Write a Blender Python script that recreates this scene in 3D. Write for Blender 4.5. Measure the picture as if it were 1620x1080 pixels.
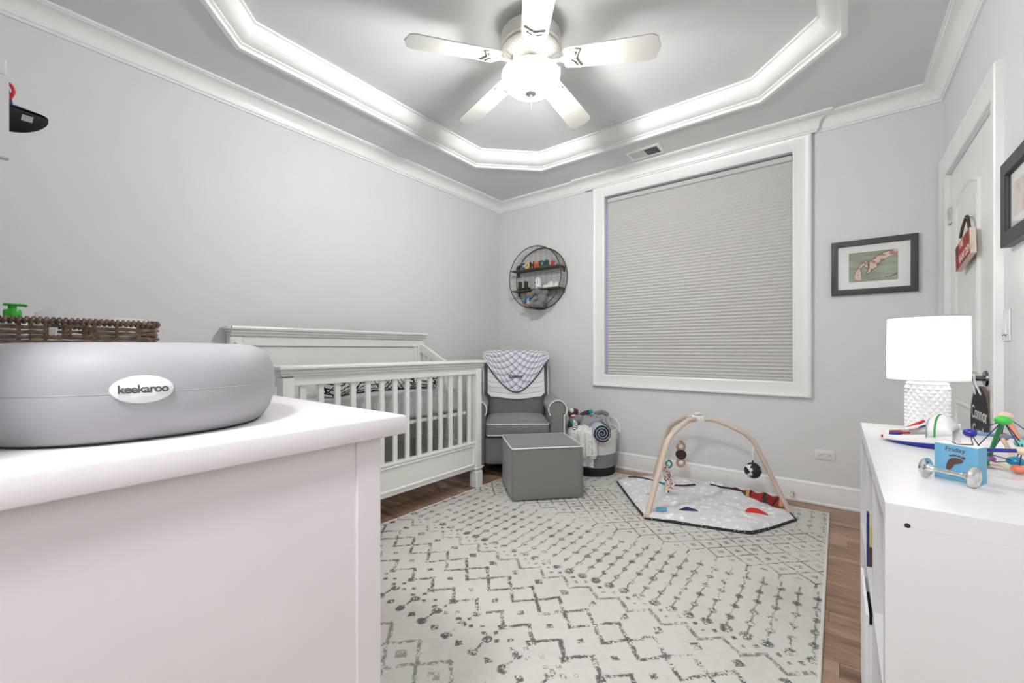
import bpy, bmesh, math, random
from mathutils import Vector, Matrix, noise as mnoise
from mathutils.geometry import tessellate_polygon
random.seed(7)
S = bpy.context.scene
for o in list(bpy.data.objects): bpy.data.objects.remove(o)
C = S.collection
PI = math.pi
sin, cos, R = math.sin, math.cos, math.radians

# ------------------------------------------------------------------ camera, world, light, exposure
cam = bpy.data.cameras.new('camera'); cam.sensor_width = 36; cam.lens = 36*665.4/1620
cam.shift_y = 13/1620; cam.clip_start = .005; cam.clip_end = 60
co = bpy.data.objects.new('camera', cam); C.objects.link(co)
co.location = (0, 0, 1.05); co.rotation_euler = (R(90), 0, R(37.79)); S.camera = co
S.view_settings.view_transform = 'Standard'; S.view_settings.look = 'None'
S.view_settings.gamma = 1; S.view_settings.use_curve_mapping = False
S.view_settings.exposure = 0.16
W = bpy.data.worlds.new('sky'); S.world = W; W.use_nodes = True
W.node_tree.nodes['Background'].inputs[0].default_value = (.22, .26, .95, 1)
W.node_tree.nodes['Background'].inputs[1].default_value = 3.0
GLOBE = 9.0           # radiance of the lit fan globe
FAN_BULBS = 27.5      # each of the three bulbs in the fan bowl, watts
BULB = 2.2            # bulb of the table lamp, watts
# unseen fill lamp, added in the entry passage to brighten the near side
hl = bpy.data.lights.new('entry_fill_light', 'AREA'); hl.shape = 'DISK'; hl.size = .34; hl.energy = 33; hl.color = (1, .985, 1)
ho = bpy.data.objects.new('entry_fill_light', hl); C.objects.link(ho)
ho.location = (-.20, -.62, 2.46); ho.rotation_euler = (R(62), 0, R(14))

# ------------------------------------------------------------------ node expressions and materials
class N:
    def __init__(s, nt, k): s.nt = nt; s.k = k
    def m(s, op, *a):
        n = s.nt.nodes.new('ShaderNodeMath'); n.operation = op
        for i, v in enumerate((s,)+a):
            if isinstance(v, N): s.nt.links.new(v.k, n.inputs[i])
            else: n.inputs[i].default_value = v
        return N(s.nt, n.outputs[0])
    def __add__(s, o): return s.m('ADD', o)
    __radd__ = __add__
    def __sub__(s, o): return s.m('SUBTRACT', o)
    def __rsub__(s, o): return (s*-1)+o
    def __mul__(s, o): return s.m('MULTIPLY', o)
    __rmul__ = __mul__
    def __truediv__(s, o): return s.m('DIVIDE', o)
    def abs(s): return s.m('ABSOLUTE')
    def fract(s): return s.m('FRACT')
    def min(s, o): return s.m('MINIMUM', o)
    def max(s, o): return s.m('MAXIMUM', o)
    def gt(s, o): return s.m('GREATER_THAN', o)
    def lt(s, o): return s.m('LESS_THAN', o)
    def sin(s): return s.m('SINE')
    def floor(s): return s.m('FLOOR')
    def sqrt(s): return s.m('SQRT')
    def clamp(s): return s.max(0.0).min(1.0)
    def tri(s): return (s.fract()*2-1).abs()          # 1 at integers, 0 at halves
    def saw(s): return (s+.5).fract()-.5              # signed distance to nearest integer
    def line(s, w, soft): return (1-(s.abs()-w)/soft).clamp()
    def between(s, a, b): return s.gt(a)*s.lt(b)

class Ctx:
    def __init__(s, nt, coord):
        s.nt = nt
        if coord == 'WORLD':
            n = nt.nodes.new('ShaderNodeNewGeometry'); v = n.outputs['Position']
        else:
            n = nt.nodes.new('ShaderNodeTexCoord'); v = n.outputs[{'OBJ': 'Object', 'UV': 'UV', 'GEN': 'Generated'}[coord]]
        s.v = v; sp = nt.nodes.new('ShaderNodeSeparateXYZ'); nt.links.new(v, sp.inputs[0])
        s.x, s.y, s.z = [N(nt, sp.outputs[i]) for i in range(3)]
    def vec(s, x, y, z=0.0):
        n = s.nt.nodes.new('ShaderNodeCombineXYZ')
        for i, a in enumerate((x, y, z)):
            if isinstance(a, N): s.nt.links.new(a.k, n.inputs[i])
            else: n.inputs[i].default_value = a
        return n.outputs[0]
    def noise(s, scale, detail=2, vec=None, rough=.5):
        n = s.nt.nodes.new('ShaderNodeTexNoise'); n.inputs['Scale'].default_value = scale
        n.inputs['Detail'].default_value = detail; n.inputs['Roughness'].default_value = rough
        s.nt.links.new(vec or s.v, n.inputs['Vector']); return N(s.nt, n.outputs[0])
    def voro(s, scale, feature='F1', vec=None, rnd=1.0, out=0):
        n = s.nt.nodes.new('ShaderNodeTexVoronoi'); n.feature = feature
        n.inputs['Scale'].default_value = scale; n.inputs['Randomness'].default_value = rnd
        s.nt.links.new(vec or s.v, n.inputs['Vector']); return N(s.nt, n.outputs[out])
    def rand(s):
        n = s.nt.nodes.new('ShaderNodeObjectInfo'); return N(s.nt, n.outputs['Random'])

def col4(c): return (c[0], c[1], c[2], 1)
def srgb(r, g, b):
    f = lambda v: (v/255/12.92) if v/255 <= .04045 else ((v/255+.055)/1.055)**2.4
    return (f(r), f(g), f(b))
def mat(name, color, rough=.5, metal=0, fn=None, coord='OBJ', bump=None, spec=.5, emit=None, coat=0, sheen=0, trans=None):
    """fn(ctx) -> list of (mask, colour) painted over the base; bump = (scale, strength[, detail])"""
    m = bpy.data.materials.new(name); m.use_nodes = True; nt = m.node_tree; p = nt.nodes['Principled BSDF']
    p.inputs['Base Color'].default_value = col4(color); p.inputs['Roughness'].default_value = rough
    p.inputs['Metallic'].default_value = metal; p.inputs['Specular IOR Level'].default_value = spec
    p.inputs['Coat Weight'].default_value = coat; p.inputs['Sheen Weight'].default_value = sheen
    if emit: p.inputs['Emission Color'].default_value = col4(color); p.inputs['Emission Strength'].default_value = emit
    c = Ctx(nt, coord)
    if fn:
        cur = None
        for mask, cc in fn(c):
            mx = nt.nodes.new('ShaderNodeMix'); mx.data_type = 'RGBA'
            if cur is None: mx.inputs[6].default_value = col4(color)
            else: nt.links.new(cur, mx.inputs[6])
            mx.inputs[7].default_value = col4(cc); nt.links.new(mask.k, mx.inputs[0]); cur = mx.outputs[2]
        nt.links.new(cur, p.inputs['Base Color'])
    else:                                             # every surface keeps a faint tonal variation
        n = c.noise(6, 3); mx = nt.nodes.new('ShaderNodeMix'); mx.data_type = 'RGBA'
        mx.inputs[6].default_value = col4([v*.97 for v in color]); mx.inputs[7].default_value = col4([min(1, v*1.02) for v in color])
        nt.links.new(n.k, mx.inputs[0]); nt.links.new(mx.outputs[2], p.inputs['Base Color'])
    if bump:
        b = nt.nodes.new('ShaderNodeBump'); b.inputs['Strength'].default_value = bump[1]; b.inputs['Distance'].default_value = .004
        nt.links.new(c.noise(bump[0], bump[2] if len(bump) > 2 else 2).k, b.inputs['Height']); nt.links.new(b.outputs[0], p.inputs['Normal'])
    if trans:                                         # thin translucent sheet
        t = nt.nodes.new('ShaderNodeBsdfTranslucent'); t.inputs[0].default_value = col4(color)
        mx = nt.nodes.new('ShaderNodeMixShader'); mx.inputs[0].default_value = trans
        out = nt.nodes['Material Output']; nt.links.new(p.outputs[0], mx.inputs[1]); nt.links.new(t.outputs[0], mx.inputs[2]); nt.links.new(mx.outputs[0], out.inputs[0])
    return m
def glass_mat(name):
    m = bpy.data.materials.new(name); m.use_nodes = True; nt = m.node_tree; nt.nodes.remove(nt.nodes['Principled BSDF'])
    t = nt.nodes.new('ShaderNodeBsdfTransparent'); g = nt.nodes.new('ShaderNodeBsdfGlossy'); g.inputs['Roughness'].default_value = .02
    lw = nt.nodes.new('ShaderNodeLayerWeight'); f = (N(nt, lw.outputs['Facing']).m('POWER', 4.0)*.5+.03).clamp(); mx = nt.nodes.new('ShaderNodeMixShader')
    nt.links.new(f.k, mx.inputs[0]); nt.links.new(t.outputs[0], mx.inputs[1]); nt.links.new(g.outputs[0], mx.inputs[2])
    nt.links.new(mx.outputs[0], nt.nodes['Material Output'].inputs[0]); return m

M = {}
M['wall'] = mat('wall_paint', (.745, .75, .75), .55, bump=(90, .04))
M['ceil'] = mat('ceiling_paint', (.735, .74, .74), .6, bump=(90, .04))
M['trim'] = mat('white_trim_paint', (.88, .88, .87), .32)
M['white'] = mat('white_lacquer', (.74, .735, .737), .28)
M['dresser'] = mat('blush_white_lacquer', (.81, .78, .79), .3)
M['crib'] = mat('ivory_white_paint', (.85, .845, .82), .3)
M['grey'] = mat('charcoal_upholstery', srgb(122, 123, 121), .5, bump=(900, .25), sheen=.3)
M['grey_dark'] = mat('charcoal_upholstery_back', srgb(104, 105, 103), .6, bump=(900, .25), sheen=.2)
M['piping'] = mat('white_piping', srgb(232, 230, 225), .7)
M['black'] = mat('black_matte', (.015, .015, .016), .6)
M['dark'] = mat('dark_shadow_metal', (.03, .03, .03), .5)
M['frame_grey'] = mat('graphite_frame', srgb(72, 73, 74), .4)
M['frame_black'] = mat('black_frame', srgb(42, 44, 46), .4)
M['paper'] = mat('white_paper', (.86, .86, .85), .8)
M['chrome'] = mat('chrome', (.75, .75, .74), .12, 1)
M['nickel'] = mat('dark_nickel', (.20, .20, .21), .25, 1)
M['pewter'] = mat('brushed_pewter', (.62, .60, .56), .3, .6)
M['bronze'] = mat('bronze_wire', (.10, .09, .06), .4, .7)
M['plastic'] = mat('white_plastic', (.82, .82, .81), .3)
M['cloth'] = mat('white_cotton', (.82, .81, .79), .85, bump=(300, .3))
M['wood'] = mat('pale_birch', srgb(222, 204, 188), .45, fn=lambda c: [((c.noise(9, 4, c.vec(c.x*1.0, c.y*1.0, c.z*6))).clamp()*.5, srgb(205, 184, 166))])
M['glass'] = glass_mat('clear_glass')
def plank_fn(c):
    g = c.noise(7, 6, c.vec(c.x*.9+c.rand()*37, c.y*11, c.rand()*9), .65)
    k = c.noise(3, 3, c.vec(c.x*.5+c.rand()*11, c.y*4, c.rand()*5), .5)
    return [(((g-.42)*5).clamp()*.9, srgb(118, 88, 70)), (((c.rand()*1.7-.55)).clamp()*.75, srgb(178, 146, 122)),
            (((k-.52)*6).clamp()*.7, srgb(88, 64, 50))]
M['plank'] = mat('walnut_plank', srgb(164, 132, 108), .36, fn=plank_fn)
M['subfloor'] = mat('subfloor', (.05, .035, .025), .8)

# ------------------------------------------------------------------ mesh builder
class MB:
    def __init__(s): s.bm = bmesh.new(); s.uv = None
    def face(s, vs):
        try: return s.bm.faces.new(vs)
        except ValueError: return None
    def merge(s, b, mtx=None):
        if mtx: b.transform(mtx)
        me = bpy.data.meshes.new('tmp'); b.to_mesh(me); b.free(); s.bm.from_mesh(me); bpy.data.meshes.remove(me); return s
    def box(s, x0, y0, z0, x1, y1, z1, bev=0, seg=1, mtx=None):
        b = bmesh.new(); bmesh.ops.create_cube(b, size=1)
        for v in b.verts: v.co = Vector(((x0+x1)/2+v.co.x*(x1-x0), (y0+y1)/2+v.co.y*(y1-y0), (z0+z1)/2+v.co.z*(z1-z0)))
        if bev: bmesh.ops.bevel(b, geom=b.edges[:], offset=bev, segments=seg, affect='EDGES', profile=.5)
        return s.merge(b, mtx)
    def tube(s, pts, r, n=8, closed=False, caps=True, flat=1.0, up=None):
        pts = [Vector(p) for p in pts]; k = len(pts); rings = []
        rr = r if isinstance(r, (list, tuple)) else [r]*k
        prev = None
        for i, p in enumerate(pts):
            a = pts[(i-1) % k] if (closed or i) else p; b = pts[(i+1) % k] if (closed or i < k-1) else p
            t = (b-a)
            t = t.normalized() if t.length > 1e-9 else Vector((0, 0, 1))
            if prev is None:
                u = Vector(up) if up else (Vector((0, 0, 1)) if abs(t.z) < .9 else Vector((1, 0, 0)))
            else: u = prev
            u = (u-t*u.dot(t)); u = u.normalized() if u.length > 1e-6 else t.orthogonal().normalized()
            prev = u; w = t.cross(u)
            rings.append([s.bm.verts.new(p+(u*cos(2*PI*j/n)*flat+w*sin(2*PI*j/n))*rr[i]) for j in range(n)])
        for i in range(k if closed else k-1):
            A, B = rings[i], rings[(i+1) % k]
            for j in range(n): s.face([A[j], A[(j+1) % n], B[(j+1) % n], B[j]])
        if caps and not closed: s.face(rings[0][::-1]); s.face(rings[-1])
        return s
    def cyl(s, p0, p1, r0, r1=None, n=20): return s.tube([p0, p1], [r0, r0 if r1 is None else r1], n)
    def lathe(s, prof, c=(0, 0, 0), n=32, mtx=None, sx=1, sy=1, caps=True):
        b = MB(); rings = []
        for r, z in prof: rings.append([b.bm.verts.new((max(r, 1e-5)*cos(2*PI*j/n)*sx, max(r, 1e-5)*sin(2*PI*j/n)*sy, z)) for j in range(n)])
        for A, B in zip(rings, rings[1:]):
            for j in range(n): b.face([A[j], A[(j+1) % n], B[(j+1) % n], B[j]])
        if caps: b.face(rings[0][::-1]); b.face(rings[-1])
        m = Matrix.Translation(c)
        return s.merge(b.bm, m @ mtx if mtx else m)
    def prism(s, poly, t0, t1, f=lambda a, b, t: (a, b, t), bev=0):
        b = bmesh.new(); A = [b.verts.new(f(x, y, t0)) for x, y in poly]; B = [b.verts.new(f(x, y, t1)) for x, y in poly]
        b.faces.new(A[::-1]); b.faces.new(B); n = len(poly)
        for i in range(n): b.faces.new([A[i], A[(i+1) % n], B[(i+1) % n], B[i]])
        bmesh.ops.recalc_face_normals(b, faces=b.faces[:])
        if bev:
            es = [e for e in b.edges if len(e.link_faces) == 2 and e.calc_face_angle(0) > 1.0]
            bmesh.ops.bevel(b, geom=es, offset=bev, segments=2, affect='EDGES')
        return s.merge(b)
    def ball(s, c, r, n=16, mtx=None):
        b = bmesh.new(); bmesh.ops.create_uvsphere(b, u_segments=n, v_segments=max(6, n*2//3), radius=1)
        r = r if isinstance(r, (tuple, list)) else (r, r, r)
        m = Matrix.Diagonal((r[0], r[1], r[2], 1)); m = Matrix.Translation(c) @ (mtx @ m if mtx else m)
        return s.merge(b, m)
    def grid(s, f, nu, nv, closeu=False):
        uvl = s.bm.loops.layers.uv.verify()
        g = [[s.bm.verts.new(f(i/nu, j/nv)) for i in range(nu+(0 if closeu else 1))] for j in range(nv+1)]
        k = len(g[0])
        for j in range(nv):
            for i in range(nu):
                fa = s.face([g[j][i], g[j][(i+1) % k], g[j+1][(i+1) % k], g[j+1][i]])
                if fa:
                    for lp, (a, b) in zip(fa.loops, ((i, j), (i+1, j), (i+1, j+1), (i, j+1))): lp[uvl].uv = (a/nu, b/nv)
        return s
    def cushion(s, c, half, r, n=12, bulge=(0, 0, 0), mtx=None):
        b = bmesh.new(); bmesh.ops.create_cube(b, size=2); bmesh.ops.subdivide_edges(b, edges=b.edges[:], cuts=n, use_grid_fill=True)
        hx = Vector(half)
        for v in b.verts:
            q0 = Vector([math.copysign(1-(1-abs(t))**1.5, t) for t in v.co])
            p = Vector([q0[i]*hx[i] for i in range(3)]); q = Vector([max(-hx[i]+r, min(hx[i]-r, p[i])) for i in range(3)])
            d = p-q
            if d.length > 1e-9: p = q+d.normalized()*min(r, max(abs(t) for t in d)) if sum(abs(t) > 1e-9 for t in d) == 1 else q+d.normalized()*r
            for i in range(3):
                j, k = (i+1) % 3, (i+2) % 3
                p[i] += math.copysign(1, q0[i])*(abs(q0[i]) > .98)*bulge[i]*(1-q0[j]**2)*(1-q0[k]**2)
            v.co = p
        return s.merge(b, (Matrix.Translation(c) @ mtx) if mtx else Matrix.Translation(c))
    def sweep(s, path, prof, n, closed=False):
        n = Vector(n); P = [Vector(p) for p in path]; k = len(P); rings = []
        for i in range(k):
            t1 = (P[i]-P[i-1]).normalized() if (closed or i) else None; t2 = (P[(i+1) % k]-P[i]).normalized() if (closed or i < k-1) else None
            t1 = t1 or t2; t2 = t2 or t1
            m1, m2 = n.cross(t1), n.cross(t2); mm = (m1+m2)/(1+m1.dot(m2))
            rings.append([s.bm.verts.new(P[i]+mm*a+n*b) for a, b in prof])
        q = len(prof)
        for i in range(k if closed else k-1):
            A, B = rings[i], rings[(i+1) % k]
            for j in range(q): s.face([A[j], A[(j+1) % q], B[(j+1) % q], B[j]])
        if not closed: s.face(rings[0][::-1]); s.face(rings[-1])
        return s
    def deform(s, f):
        for v in s.bm.verts: v.co = Vector(f(v.co.x, v.co.y, v.co.z))
        return s
    def mesh(s, name, material, smooth=35):
        bmesh.ops.recalc_face_normals(s.bm, faces=s.bm.faces[:])
        me = bpy.data.meshes.new(name); s.bm.to_mesh(me); s.bm.free()
        if material: me.materials.append(material)
        if smooth:
            for p in me.polygons: p.use_smooth = True
            me.set_sharp_from_angle(angle=R(smooth))
        return me
    def obj(s, name, material, parent=None, smooth=35, label=None):
        o = bpy.data.objects.new(name, s.mesh(name, material, smooth)); C.objects.link(o)
        if parent: o.parent = parent
        if label: o['label'] = label
        return o
def tag(o, label, cat, group=None):
    o['label'] = label; o['category'] = cat
    if group: o['group'] = group
    return o
def thing(name, label, cat, loc=(0, 0, 0), rz=0, group=None):
    o = bpy.data.objects.new(name, None); C.objects.link(o); o.location = loc; o.rotation_euler = (0, 0, rz); o.empty_display_size = .05
    return tag(o, label, cat, group)
def struct(name, mb, material, parent=None, smooth=30):
    o = mb.obj(name, material, parent, smooth)
    if not parent: o['kind'] = 'structure'
    return o
def copy_tree(o, parent=None):
    c = o.copy(); C.objects.link(c)
    if parent: c.parent = parent
    for ch in list(o.children): copy_tree(ch, c)
    return c
def text(name, body, size, material, parent, mtx, ext=.0004, label=None, align='CENTER', bold=0, spacing=1):
    cu = bpy.data.curves.new('tmp_text', 'FONT'); cu.body = body; cu.size = size; cu.extrude = ext; cu.align_x = align; cu.align_y = 'CENTER'
    cu.offset = bold; cu.space_character = spacing
    t = bpy.data.objects.new('tmp_text', cu); C.objects.link(t)
    me = bpy.data.meshes.new_from_object(t.evaluated_get(bpy.context.evaluated_depsgraph_get()))
    bpy.data.objects.remove(t); bpy.data.curves.remove(cu)
    me.name = name; me.transform(mtx); me.materials.clear(); me.materials.append(material)
    o = bpy.data.objects.new(name, me); C.objects.link(o); o.parent = parent
    if label: o['label'] = label
    return o
def basis(right, up, at):
    r = Vector(right).normalized(); u = Vector(up); u = (u-r*u.dot(r)).normalized(); n = r.cross(u)
    return Matrix(((r.x, u.x, n.x, at[0]), (r.y, u.y, n.y, at[1]), (r.z, u.z, n.z, at[2]), (0, 0, 0, 1)))
def bez(P, n=12):                                     # Catmull-Rom through points
    P = [Vector(p) for p in P]; out = []
    for i in range(len(P)-1):
        a, b, c, d = P[max(i-1, 0)], P[i], P[i+1], P[min(i+2, len(P)-1)]
        for k in range(n):
            t = k/n; out.append(.5*((2*b)+(c-a)*t+(2*a-5*b+4*c-d)*t*t+(3*b-a-3*c+d)*t**3))
    out.append(P[-1]); return out

# ================================================================== ROOM SHELL
XL, XR, YB, YN = -2.906, .495, 3.54, -.09
ZC, ZT = 2.62, 2.73
fl = struct('floor', MB().box(XL-.1, -1.35, -.06, XR+.1, YB+.1, -.016), M['subfloor'])
PW = .083; lens = (.55, .8, 1.05, 1.3)
pm = {L: MB().box(0, 0, -.016, L-.0009, PW-.0009, 0, .0008).mesh('plank', M['plank'], 0) for L in lens}
y = YN-.03; first = True
while y < YB+.02:
    x = XL-random.random()*.6
    while x < XR:
        L = random.choice(lens); o = bpy.data.objects.new('plank', pm[L]); C.objects.link(o); o.parent = fl; o.location = (x, y, 0); x += L
    y += PW
struct('floor_1', MB().box(-.62, -1.3, -.016, XR, YN-.031, -.0005), M['plank'])
struct('wall_left', MB().box(XL-.1, YN-.1, 0, XL, YB+.1, ZT+.2), M['wall'])
WX0, WX1, WZ0, WZ1 = -1.676, -.252, .828, 2.437
struct('wall_back', MB().box(XL, YB, 0, WX0, YB+.16, ZT+.2).box(WX1, YB, 0, XR, YB+.16, ZT+.2).box(WX0, YB, 0, WX1, YB+.16, WZ0).box(WX0, YB, WZ1, WX1, YB+.16, ZT+.2), M['wall'])
DY0, DY1, DZ = 2.50, 3.43, 2.05
struct('wall_right', MB().box(XR, -1.3, 0, XR+.12, DY0, ZT+.2).box(XR, DY1, 0, XR+.12, YB+.1, ZT+.2).box(XR, DY0, DZ, XR+.12, DY1, ZT+.2), M['wall'])
struct('wall_front', MB().box(XL, YN-.1, 0, -.64, YN, ZT+.2).box(-.64, YN-.1, 2.3, XR, YN, ZT+.2), M['wall'])
struct('wall_entry', MB().box(-.74, -1.4, 0, -.64, YN-.1, ZC).box(-.74, -1.4, 0, XR+.12, -1.3, ZC).box(-.74, -1.4, ZC, XR+.12, YN, ZC+.05), M['wall'])
# ceiling with its octagonal tray
OX0, OX1, OY0, OY1, ch = -2.455, .022, .447, 3.062, .405
octo = [(OX0+ch, OY0), (OX1-ch, OY0), (OX1, OY0+ch), (OX1, OY1-ch), (OX1-ch, OY1), (OX0+ch, OY1), (OX0, OY1-ch), (OX0, OY0+ch)]
mb = MB(); rect = [(XL-.05, YN-.05), (XR+.05, YN-.05), (XR+.05, YB+.05), (XL-.05, YB+.05)]
vs = [mb.bm.verts.new((x, y, ZC)) for x, y in rect+octo]
for t in tessellate_polygon([[Vector((x, y, 0)) for x, y in rect], [Vector((x, y, 0)) for x, y in octo[::-1]]]):
    idx = [i if i < 4 else 4+(7-(i-4)) for i in t]; mb.face([vs[i] for i in idx])
up = [mb.bm.verts.new((x, y, ZT)) for x, y in octo]
for i in range(8): mb.face([vs[4+i], vs[4+(i+1) % 8], up[(i+1) % 8], up[i]])
mb.face(up); top = [mb.bm.verts.new((x, y, ZT+.12)) for x, y in rect]; mb.face(top)
for i in range(4): mb.face([vs[i], vs[(i+1) % 4], top[(i+1) % 4], top[i]])
struct('ceiling', mb, M['ceil'], smooth=0)
# crown mouldings
cove = [(0, -.098), (.012, -.098), (.013, -.086), (.02, -.083), (.022, -.074)]+[(.022+.063*(1-cos(a)), -.074+.058*sin(a)) for a in [i*PI/16 for i in range(1, 9)]]+[(.088, -.013), (.098, -.011), (.098, 0), (0, 0)]
st = .026
path = [(XR, YN), (XR, YB), (-.125, YB), (-.125, YB-st), (-1.86, YB-st), (-1.86, YB), (XL, YB), (XL, YN)]
struct('trim_1', MB().sweep([(x, y, ZC) for x, y in path], cove, (0, 0, 1), True), M['trim'])
tray = [(-.014, -.011), (-.014, 0), (0, 0), (0, .11), (.105, .11), (.105, .098), (.094, .096)]+[(.028+.064*(1-sin(a)), .092-.07*(1-cos(a))) for a in [i*PI/16 for i in range(0, 9)]][0:0]
cv = [(.092-.066*sin(a), .018+.072*cos(a)) for a in [i*PI/16 for i in range(0, 9)]]
tray = tray+[(a, b) for a, b in [(.092-.066*(1-cos(t)), .09-.074*sin(t)) for t in [i*PI/16 for i in range(0, 9)]]]+[(.024, .010), (.012, .006), (.010, -.011)]
struct('trim_2', MB().sweep([(x, y, ZC) for x, y in octo], tray, (0, 0, 1), True), M['trim'])
# baseboards
bbp = [(0, 0), (.020, 0), (.021, .012), (.015, .018), (.015, .112), (.012, .122), (.013, .132), (.006, .145), (0, .145)]
struct('baseboard_back', MB().sweep([(XR, YB, 0), (XL, YB, 0)], bbp, (0, 0, 1)), M['trim'])
struct('baseboard_left', MB().sweep([(XL, YB-.021, 0), (XL, YN, 0)], bbp, (0, 0, 1)), M['trim'])
struct('baseboard_right', MB().sweep([(XR, YN, 0), (XR, DY0-.105, 0)], bbp, (0, 0, 1)), M['trim'])
# window
cas = [(0, 0), (0, .016), (.012, .021), (.03, .018), (.05, .022), (.085, .026), (.095, .032), (.105, .032), (.11, .026), (.112, 0)]
struct('trim_3', MB().sweep([(WX1, YB, WZ0), (WX0, YB, WZ0), (WX0, YB, WZ1), (WX1, YB, WZ1)], [(a*(1.0 if True else 1), b) for a, b in cas], (0, -1, 0), True), M['trim'])
wf = struct('window_1', MB().box(WX0, YB+.09, WZ0, WX0+.05, YB+.13, WZ1).box(WX1-.05, YB+.09, WZ0, WX1, YB+.13, WZ1).box(WX0, YB+.09, WZ0, WX1, YB+.13, WZ0+.05)
            .box(WX0, YB+.09, WZ1-.05, WX1, YB+.13, WZ1).box(WX0, YB+.085, 1.6, WX1, YB+.125, 1.65), M['trim'])
MB().box(WX0+.04, YB+.105, WZ0+.04, WX1-.04, YB+.11, WZ1-.04).obj('pane', M['glass'], wf, 0)
# pleated blind inside the reveal
bl = thing('window_blind', 'closed light grey pleated cellular blind filling the white framed window', 'blind', (0, YB+.045, WZ0))
M['blind'] = mat('cellular_fabric', (.64, .63, .605), .8, bump=(500, .1), trans=.06)
np_, bx0, bx1, H = 60, WX0+.011, WX1-.005, WZ1-WZ0-.05
def pleat(sgn): return lambda u, v: (bx0+(bx1-bx0)*u, sgn*(-.002-.0105*abs(((v*np_) % 1)*2-1)), .018+v*(H-.014))
mb = MB()
for sg in (1, -1):
    rows = []
    for j in range(np_*2+1):
        z = .018+j/(np_*2)*(H-.014); d = -sg*(.0095 if j % 2 else .002)
        rows.append([mb.bm.verts.new((xx, d, z)) for xx in (bx0, bx1)])
    for A, B in zip(rows, rows[1:]): mb.face([A[0], A[1], B[1], B[0]])
mb.obj('pleated_fabric', M['blind'], bl, 0)
MB().box(bx0, -.014, .001, bx1, .014, .02, .003).obj('bottom_rail', M['blind'], bl)
MB().box(bx0, -.02, H+.004, bx1, .02, H+.040, .003).obj('head_rail', M['blind'], bl)
# door on the right wall, closed
dp = struct('door_1', MB().box(XR+.012, DY0+.004, .008, XR+.05, DY1-.004, DZ-.006), M['trim'])
def onr(a, b, t): return (XR+.012-t, a, b)              # point on the door face: a = Y, b = Z, t = out of the door
ridge = [(-.014, 0), (-.010, .004), (0, .009), (.008, .005), (.014, 0)]
def arch(y0, y1, z0, z1, rise, n=14): return [(y1, z0), (y1, z1)]+[(y1+(y0-y1)*i/n, z1+rise*sin(PI*i/n)) for i in range(1, n)]+[(y0, z1), (y0, z0)]
for pn, P in (('upper_panel', arch(2.80, 3.265, .95, 1.82, .06)), ('lower_panel', [(3.265, .2), (3.265, .77), (2.80, .77), (2.80, .2)])):
    mb = MB().sweep([onr(a, b, 0) for a, b in P], ridge, (-1, 0, 0), True)
    cy, cz = sum(p[0] for p in P)/len(P), (min(p[1] for p in P)+max(p[1] for p in P))/2
    ins = [(cy+(a-cy)*.80, cz+(b-cz)*.86) for a, b in P]
    mb.prism(ins, -.001, .004, onr); mb.obj(pn, M['trim'], dp)
struct('trim_4', MB().sweep([(XR, DY1, 0), (XR, DY1, DZ), (XR, DY0, DZ), (XR, DY0, 0)], [(a*.92, b*.8) for a, b in cas], (-1, 0, 0)).box(XR-.001, DY1-.003, 0, XR+.12, DY1+.01, DZ).box(XR-.001, DY0-.01, 0, XR+.12, DY0+.003, DZ).box(XR-.001, DY0, DZ-.003, XR+.12, DY1, DZ+.01), M['trim'])
for hz in (1.81, .28):
    hg = MB().box(XR+.004, DY1-.05, hz-.045, XR+.014, DY1-.003, hz+.045).obj('hinge', M['pewter'], dp)
    for k in range(3): MB().cyl((XR+.002, DY1-.004, hz-.045+.031*k), (XR+.002, DY1-.004, hz-.045+.031*k+.028), .0075, n=10).obj('hinge_knuckle', M['chrome'], hg)
lv = MB().cyl((XR+.012, 2.690, .925), (XR+.004, 2.690, .925), .034, .032).cyl((XR+.005, 2.690, .925), (XR-.048, 2.690, .925), .011).obj('door_handle', M['nickel'], dp)
MB().tube([(XR-.048, 2.680, .925), (XR-.050, 2.74, .925), (XR-.048, 2.82, .922)], [.011, .0105, .010], 12).obj('lever', M['nickel'], lv)

# ================================================================== THINGS ON WALLS AND CEILING
# framed giraffe painting on the window wall
def framed(name, label, at, right, w, h, bw, fm, depth=.02):
    t = thing(name, label, 'picture', at); r = Vector(right); n = r.cross(Vector((0, 0, 1)))
    f = lambda a, b, d: tuple(r*a+Vector((0, 0, b))+n*d)
    P = [f(-w/2+bw, -h/2+bw, 0), f(w/2-bw, -h/2+bw, 0), f(w/2-bw, h/2-bw, 0), f(-w/2+bw, h/2-bw, 0)]
    pr = [(0, .001), (0, depth*.75), (-.004, depth), (-bw+.003, depth), (-bw, depth*.9), (-bw, .001)]
    MB().sweep(P, pr, n, True).obj('frame', fm, t)
    MB().prism([(-w/2+bw, -h/2+bw), (w/2-bw, -h/2+bw), (w/2-bw, h/2-bw), (-w/2+bw, h/2-bw)], .002, depth*.45, f).obj('mat_board', M['paper'], t, 0)
    MB().prism([(-w/2+bw, -h/2+bw), (w/2-bw, -h/2+bw), (w/2-bw, h/2-bw), (-w/2+bw, h/2-bw)], depth*.62, depth*.68, f).obj('glass_pane', M['glass'], t, 0)
    return t, f
t, f = framed('framed_picture', 'grey framed painting of two nuzzling giraffes on green, right of the window', (.1745, YB-.001, 1.583), (1, 0, 0), .423, .352, .036, M['frame_grey'])
def green_fn(c):
    n = c.noise(9, 5, c.vec(c.x*.8+c.z*.35, c.z*3.2, 0), .6); n2 = c.noise(7, 4, c.vec(c.x*.9+4+c.z*.3, c.z*4, 0), .6)
    return [(((n-.42)*4).clamp(), srgb(176, 180, 164)), (((n2-.54)*6).clamp()*.8, srgb(134, 178, 128)), (((n-.58)*6).clamp()*.8, srgb(98, 104, 94))]
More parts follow.
